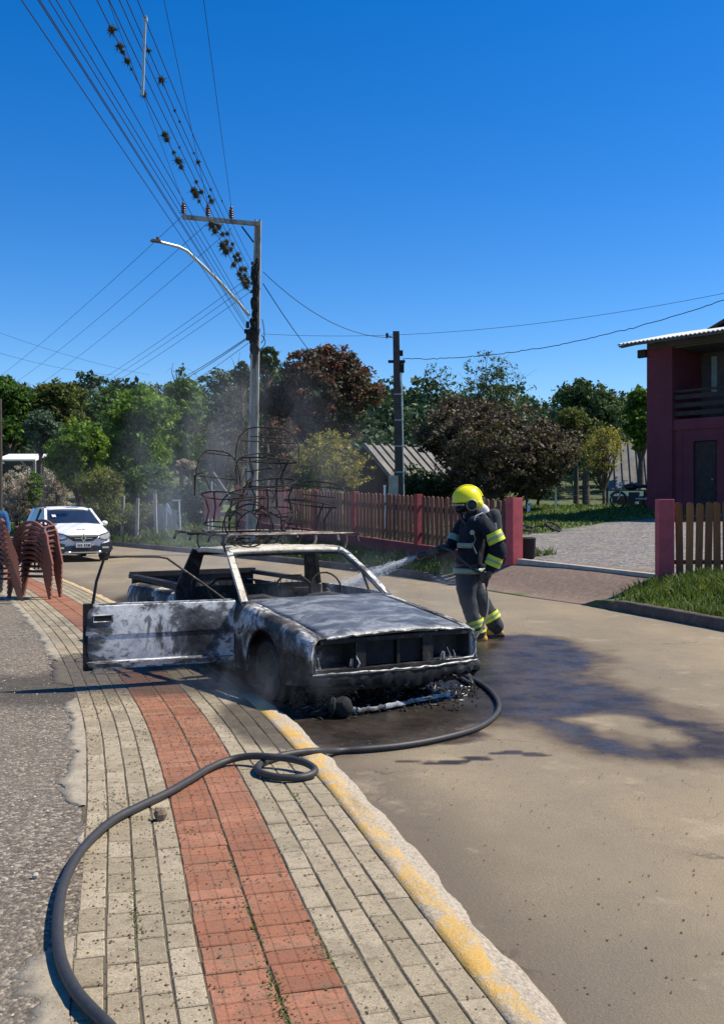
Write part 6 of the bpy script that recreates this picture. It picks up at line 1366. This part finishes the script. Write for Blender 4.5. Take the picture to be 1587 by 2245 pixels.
# ---------------------------------------------------------------- stacked terracotta chairs
M['terra'] = simple('terracotta_plastic', (.21,.085,.06), .6, 0, .2, 8, .1)
M['terra2'] = simple('dark_brown_plastic', (.10,.045,.035), .5, 0, .2, 8, .1)
def arch_chair(label, M_, group, mat='terra'):
    t = bpy.data.objects.new('stacking_chair', None); COL.objects.link(t); t.matrix_world = M_; tag(t, label, 'chair', group)
    def arch(y, wtop, wbot, z, thick, nm, lean=0):
        n = 15; rows = []
        pts = [(-wbot/2, 0), (-(wbot*.45+wtop*.55)/2, (z-.36)*.55)] + [(-wtop/2*math.cos(a)*1.0, z-.36+.36*math.sin(a)) for a in np.linspace(0,math.pi,n)] + [((wbot*.45+wtop*.55)/2, (z-.36)*.55), (wbot/2, 0)]
        mb = MB(); P_ = [Vector((x, y+lean*zz, zz)) for x, zz in pts]
        for i, p_ in enumerate(P_):
            tn = (P_[min(i+1,len(P_)-1)]-P_[max(i-1,0)]).normalized(); nn = Vector((tn.z,0,-tn.x)); rows.append([p_+nn*thick, p_+nn*thick+Vector((0,.055,0)), p_-nn*thick*.2+Vector((0,.055,0)), p_-nn*thick*.2, p_+nn*thick])
        return part(nm, mb.grid(rows), M[mat], t, 50)
    arch(-.20,.60,.78,.70,.036,'front_frame'); arch(.20,.56,.72,.72,.036,'back_frame',.0)
    part('seat', MB().box((0,0,.36), (.50,.36,.018)), M['terra2'], t, None)
    for s_ in (-1, 1): part('armrest', MB().bar((s_*.24,-.24,.60),(s_*.225,.24,.64),.045,.016), M[mat], t, None)
    for k in range(5): part('back_slat', MB().bar((-.14+.07*k,.245,.46),(-.14+.07*k,.265,.70),.028,.01,up=(0,1,0)), M['terra2'], t, None)
    return t
c0 = G(66,1314,ZS); sp = .083
names = ['lowest','second','third','fourth','fifth','sixth','seventh','topmost']
for k in range(8):
    arch_chair(names[k]+' chair of the stack standing whole on the pavement left of the open door', Matrix.Translation(c0+Vector((.0+.006*k,.25-.012*k,sp*k))) @ Matrix.Rotation(R(-10+random.gauss(0,1)),4,'Z') @ Matrix.Rotation(R(.6*k*.2),4,'Y'), 'chairs stacked by the pavement')
c1 = G(-22,1326,ZS)
for k in range(9):
    arch_chair(names[min(k,6)]+' chair of the leaning stack cut by the left edge' if k < 7 else ['eighth','topmost'][k-7]+' chair of the leaning stack cut by the left edge', Matrix.Translation(c1+Vector((-.01*k,.3,sp*k))) @ Matrix.Rotation(R(22),4,'Z') @ Matrix.Rotation(R(-6),4,'Y'), 'chairs stacked at the left edge', 'terra' if k > 2 else 'terra2')
# thin pole at the extreme left edge
c = P(2,1100,24); single('thin_pole', MB().tube([(0,0,-1.6),(0,0,1),(-.02,0,2.52)], .05, 8), M['darkpole'], 'thin dark post at the very left edge behind the bystander', 'pole', loc=c)
# ---------------------------------------------------------------- old gate, wire fence, odd posts on the far verge
g0 = P(372,1180,37.5); gz = float(ZR(g0.x,g0.y)); gate = thing('old_gate', 'old white metal gate frame leaning among weeds beside the street', 'gate', (g0.x,g0.y,gz))
def gp(px, py): p_ = P(px,py,37.5); return Vector((p_.x-g0.x, 0, p_.z-gz))
for nm, a, b in (('frame_bar',(393,1097),(396,1175)),('frame_bar',(378,1097),(396,1097)),('frame_bar',(366,1104),(366,1170)),('brace',(367,1104),(377,1125)),('brace',(366,1110),(375,1130)),('brace',(387,1150),(394,1180))):
    part(nm, MB().bar(gp(*a), gp(*b), .05, .05, up=(0,1,0)), M['white'], gate, None)
for k in range(5): part('board', MB().bar(gp(350+k*9,1180), gp(349+k*9,1106+3*k), .13, .025, up=(0,1,0)), M['concrete'], gate, None)
for k, (px, top, bot, d, lab) in enumerate([(343,1084,1182,37.2,'grey timber post left of the old gate'),(268,1085,1180,39,'leaning grey fence post among the weeds, nearer the white car'),(300,1095,1182,38.5,'grey fence post midway between white car and old gate'),(238,1100,1180,40,'short grey fence post right behind the white car'),(456,1078,1160,36.5,'grey timber post beside the pink board')]):
    b = P(px,bot,d); H = (bot-top)/F*d; single('fence_post', MB().bar((0,0,-.3),(random.uniform(-.08,.05),0,H),.13,.11), M['concrete'], lab, 'post', loc=(b.x,b.y,float(ZR(b.x,b.y))))
b = P(466,1150,36); H = 2.2; t = thing('board_sign', 'faded pink board on a white stake seen behind the heap of burnt chairs', 'sign', (b.x,b.y,float(ZR(b.x,b.y))))
part('board', MB().box((0,0,1.05), (.62,.04,.95)), M['pink'], t, None); part('stake', MB().bar((-.02,.04,0),(-.02,.04,1.95),.07,.05), M['white'], t, None); part('strut', MB().bar((.02,.06,2.3),(.62,.06,1.4),.10,.05), M['concrete'], t, None)
# wire fence at the back of the lawn
a, b = P(1150,1105,37.5), P(1330,1105,40); zf = float(ZR(a.x,a.y)); t = thing('wire_fence', 'thin wire fence with a white post at the back of the lawn', 'fence', (a.x,a.y,zf))
for q in (.02,.36,.70,1): p_ = a.lerp(b,q)-Vector((a.x,a.y,0)); part('post', MB().bar((p_.x,p_.y,-.1),(p_.x,p_.y,.95),.07,.07), M['white'] if q == .36 else M['darkpole'], t, None)
for k in range(4): e = b-Vector((a.x,a.y,0)); part('wire', MB().tube([(0,0,.2+.22*k),(e.x,e.y,.2+.22*k)], .004, 4), M['darkpole'], t, 60)
w_ = P(1158,1095,35); single('white_marker', MB().box((0,0,0),(.10,.06,.28)).box((.05,0,.14),(.16,.06,.08)), M['white'], 'small white marker on the lawn edge just right of the gate post', 'marker', loc=(w_.x,w_.y,float(ZR(w_.x,w_.y))+.3))
# tyre planter by the gate post, bicycle on the lawn edge, motorcycle in the shade
c = Vector((3.62,20.6,0)); c.z = float(ZR(c.x,c.y)); c.x = (1156-CX)/F*20.6
single('black_bin', MB().lathe((0,0,0),(0,0,1),[(0,.14),(.03,.16),(.40,.17),(.42,.185),(.44,.16),(.40,.14)],18), M['tyre'], 'small black bucket standing right behind the gate post', 'bucket', loc=c)
def wheelset(r, c, ax, parent, spokes=10):
    w_ = part('wheel', MB().tube([Vector(c)+r*(Vector(ax).orthogonal().normalized()*math.cos(a)+Vector(ax).cross(Vector(ax).orthogonal().normalized())*math.sin(a)) for a in np.linspace(0,2*math.pi,22,endpoint=False)], .028, 7, closed=True), M['tyre'], parent, 60)
    sp_ = MB(); x = Vector(ax).orthogonal().normalized(); y = Vector(ax).cross(x)
    for k in range(spokes): a = 6.283*k/spokes; sp_.tube([Vector(c), Vector(c)+(x*math.cos(a)+y*math.sin(a))*r], .006, 4)
    part('spokes', sp_, M['darkpole'], w_, None)['kind'] = 'stuff'
c = P(1212,1146,27.5); c.z = float(ZR(c.x,c.y)); bk = thing('bicycle', 'small dark bicycle lying on its side where lawn and gravel meet', 'bicycle', c, R(15))
ax = Vector((.25,-.45,.85)).normalized(); wheelset(.24, (0,0,.16), ax, bk); wheelset(.24, (-.82,.1,.12), Vector((.1,-.3,.95)).normalized(), bk)
part('frame', MB().tube([(0,0,.16),(-.30,.20,.14),(-.5,-.05,.16),(-.22,-.10,.16),(-.30,.20,.14)], .018, 6).tube([(-.5,-.05,.16),(-.82,.1,.12),(-.42,.25,.14)], .014, 6), M['blackp'], bk, 60)['kind'] = 'stuff'
part('handlebar', MB().tube([(-.20,.28,.05),(-.24,.24,.30),(-.22,.22,.42)], .014, 6), M['blackp'], bk, 60)
part('saddle', MB().ell((-.52,.28,.14),(.11,.06,.035),10,6), M['blackp'], bk, 60)
c = P(1388,1105,35.5); c.z = float(ZR(c.x,c.y)); mo = thing('motorcycle', 'black motorcycle parked in the shade at the corner of the red house', 'motorcycle', c, R(-25))
wheelset(.28,(-.55,0,.30),(0,1,0),mo,12); wheelset(.28,(.60,0,.30),(0,1,0),mo,12)
part('fuel_tank', MB().ell((-.08,0,.78),(.26,.14,.13),14,9), M['blackp'], mo, 60); part('seat', MB().ell((.36,0,.80),(.32,.13,.07),12,7), M['blackp'], mo, 60)
part('engine', MB().box((.02,0,.42),(.36,.24,.34)), M['carblack'], mo, None); part('fork', MB().tube([(-.55,.06,.30),(-.34,.06,.98)], .022, 6).tube([(-.55,-.06,.30),(-.34,-.06,.98)], .022, 6), M['galv'], mo, 60)['kind'] = 'stuff'
part('handlebar', MB().tube([(-.28,-.34,1.02),(-.34,-.1,1.0),(-.34,.1,1.0),(-.28,.34,1.02)], .015, 6), M['blackp'], mo, 60); part('fender', MB().tube([(-.55+.33*math.cos(a),0,.30+.33*math.sin(a)) for a in np.linspace(.3,2.6,9)], .05, 6, flat=.4), M['blackp'], mo, 60)
part('headlight', MB().lathe((-.42,0,.88),(-1,0,0),[(0,.07),(.08,.085),(.10,.07)],14), M['lamp'], mo, 50); part('exhaust', MB().tube([(.1,-.14,.35),(.5,-.16,.34),(.85,-.16,.42)], [.025,.04,.045], 8), M['galv'], mo, 60)
# ---------------------------------------------------------------- smoke drifting from the wreck
def smoke(name, c, size, dens, loc, tilt, label, sc=1.6, thr=(.46,.72), step=1.0, colr=(.80,.84,.92)):
    mb = MB().box((0,0,0), size); me = mb.mesh(name, None); me.materials.clear()
    m = NT(name); m.nt.nodes.remove(m.b); co = m.co(); pv = m.n('VolumePrincipled'); pv.inputs['Color'].default_value = (*colr,1); pv.inputs['Anisotropy'].default_value = .2
    mp = m.n('Mapping'); m.l(co, mp.inputs[0]); mp.inputs['Rotation'].default_value = tilt; mp.inputs['Scale'].default_value = (1,1,.55)
    n = m.noise(sc, 4, .6, mp.outputs[0], .8); sx = m.n('VectorMath', operation='MULTIPLY'); m.l(co, sx.inputs[0]); sx.inputs[1].default_value = (2/size[0],2/size[1],2/size[2])
    ln = m.n('VectorMath', operation='LENGTH'); m.l(sx.outputs[0], ln.inputs[0]); fall = m.step(ln.outputs['Value'], .15, 1.0, 1, 0)
    d = m.math('MULTIPLY', m.math('MULTIPLY', m.step(n, *thr), fall), dens); m.l(d, pv.inputs['Density']); m.l(pv.outputs[0], m.out.inputs['Volume'])
    me.materials.append(m.mat); o = link(name, me); o.location = c; o['kind'] = 'stuff'; o['label'] = label; return o
smoke('smoke', (-1.9,12.4,1.9), (5.0,4.6,4.2), .36, None, (0,.5,.3), 'thin grey smoke drifting up behind the pickup towards the poles', 1.0, (.46,.70))
smoke('smoke', (.1,8.7,.75), (2.6,2.6,1.3), .5, None, (0,.3,0), 'wisps of smoke over the bonnet', 2.2, (.47,.70))
smoke('smoke', (-.75,7.2,.33), (1.7,1.6,.62), .6, None, (0,.3,0), 'low smoke curling out beside the front wheel over the kerb', 3.2, (.46,.74))
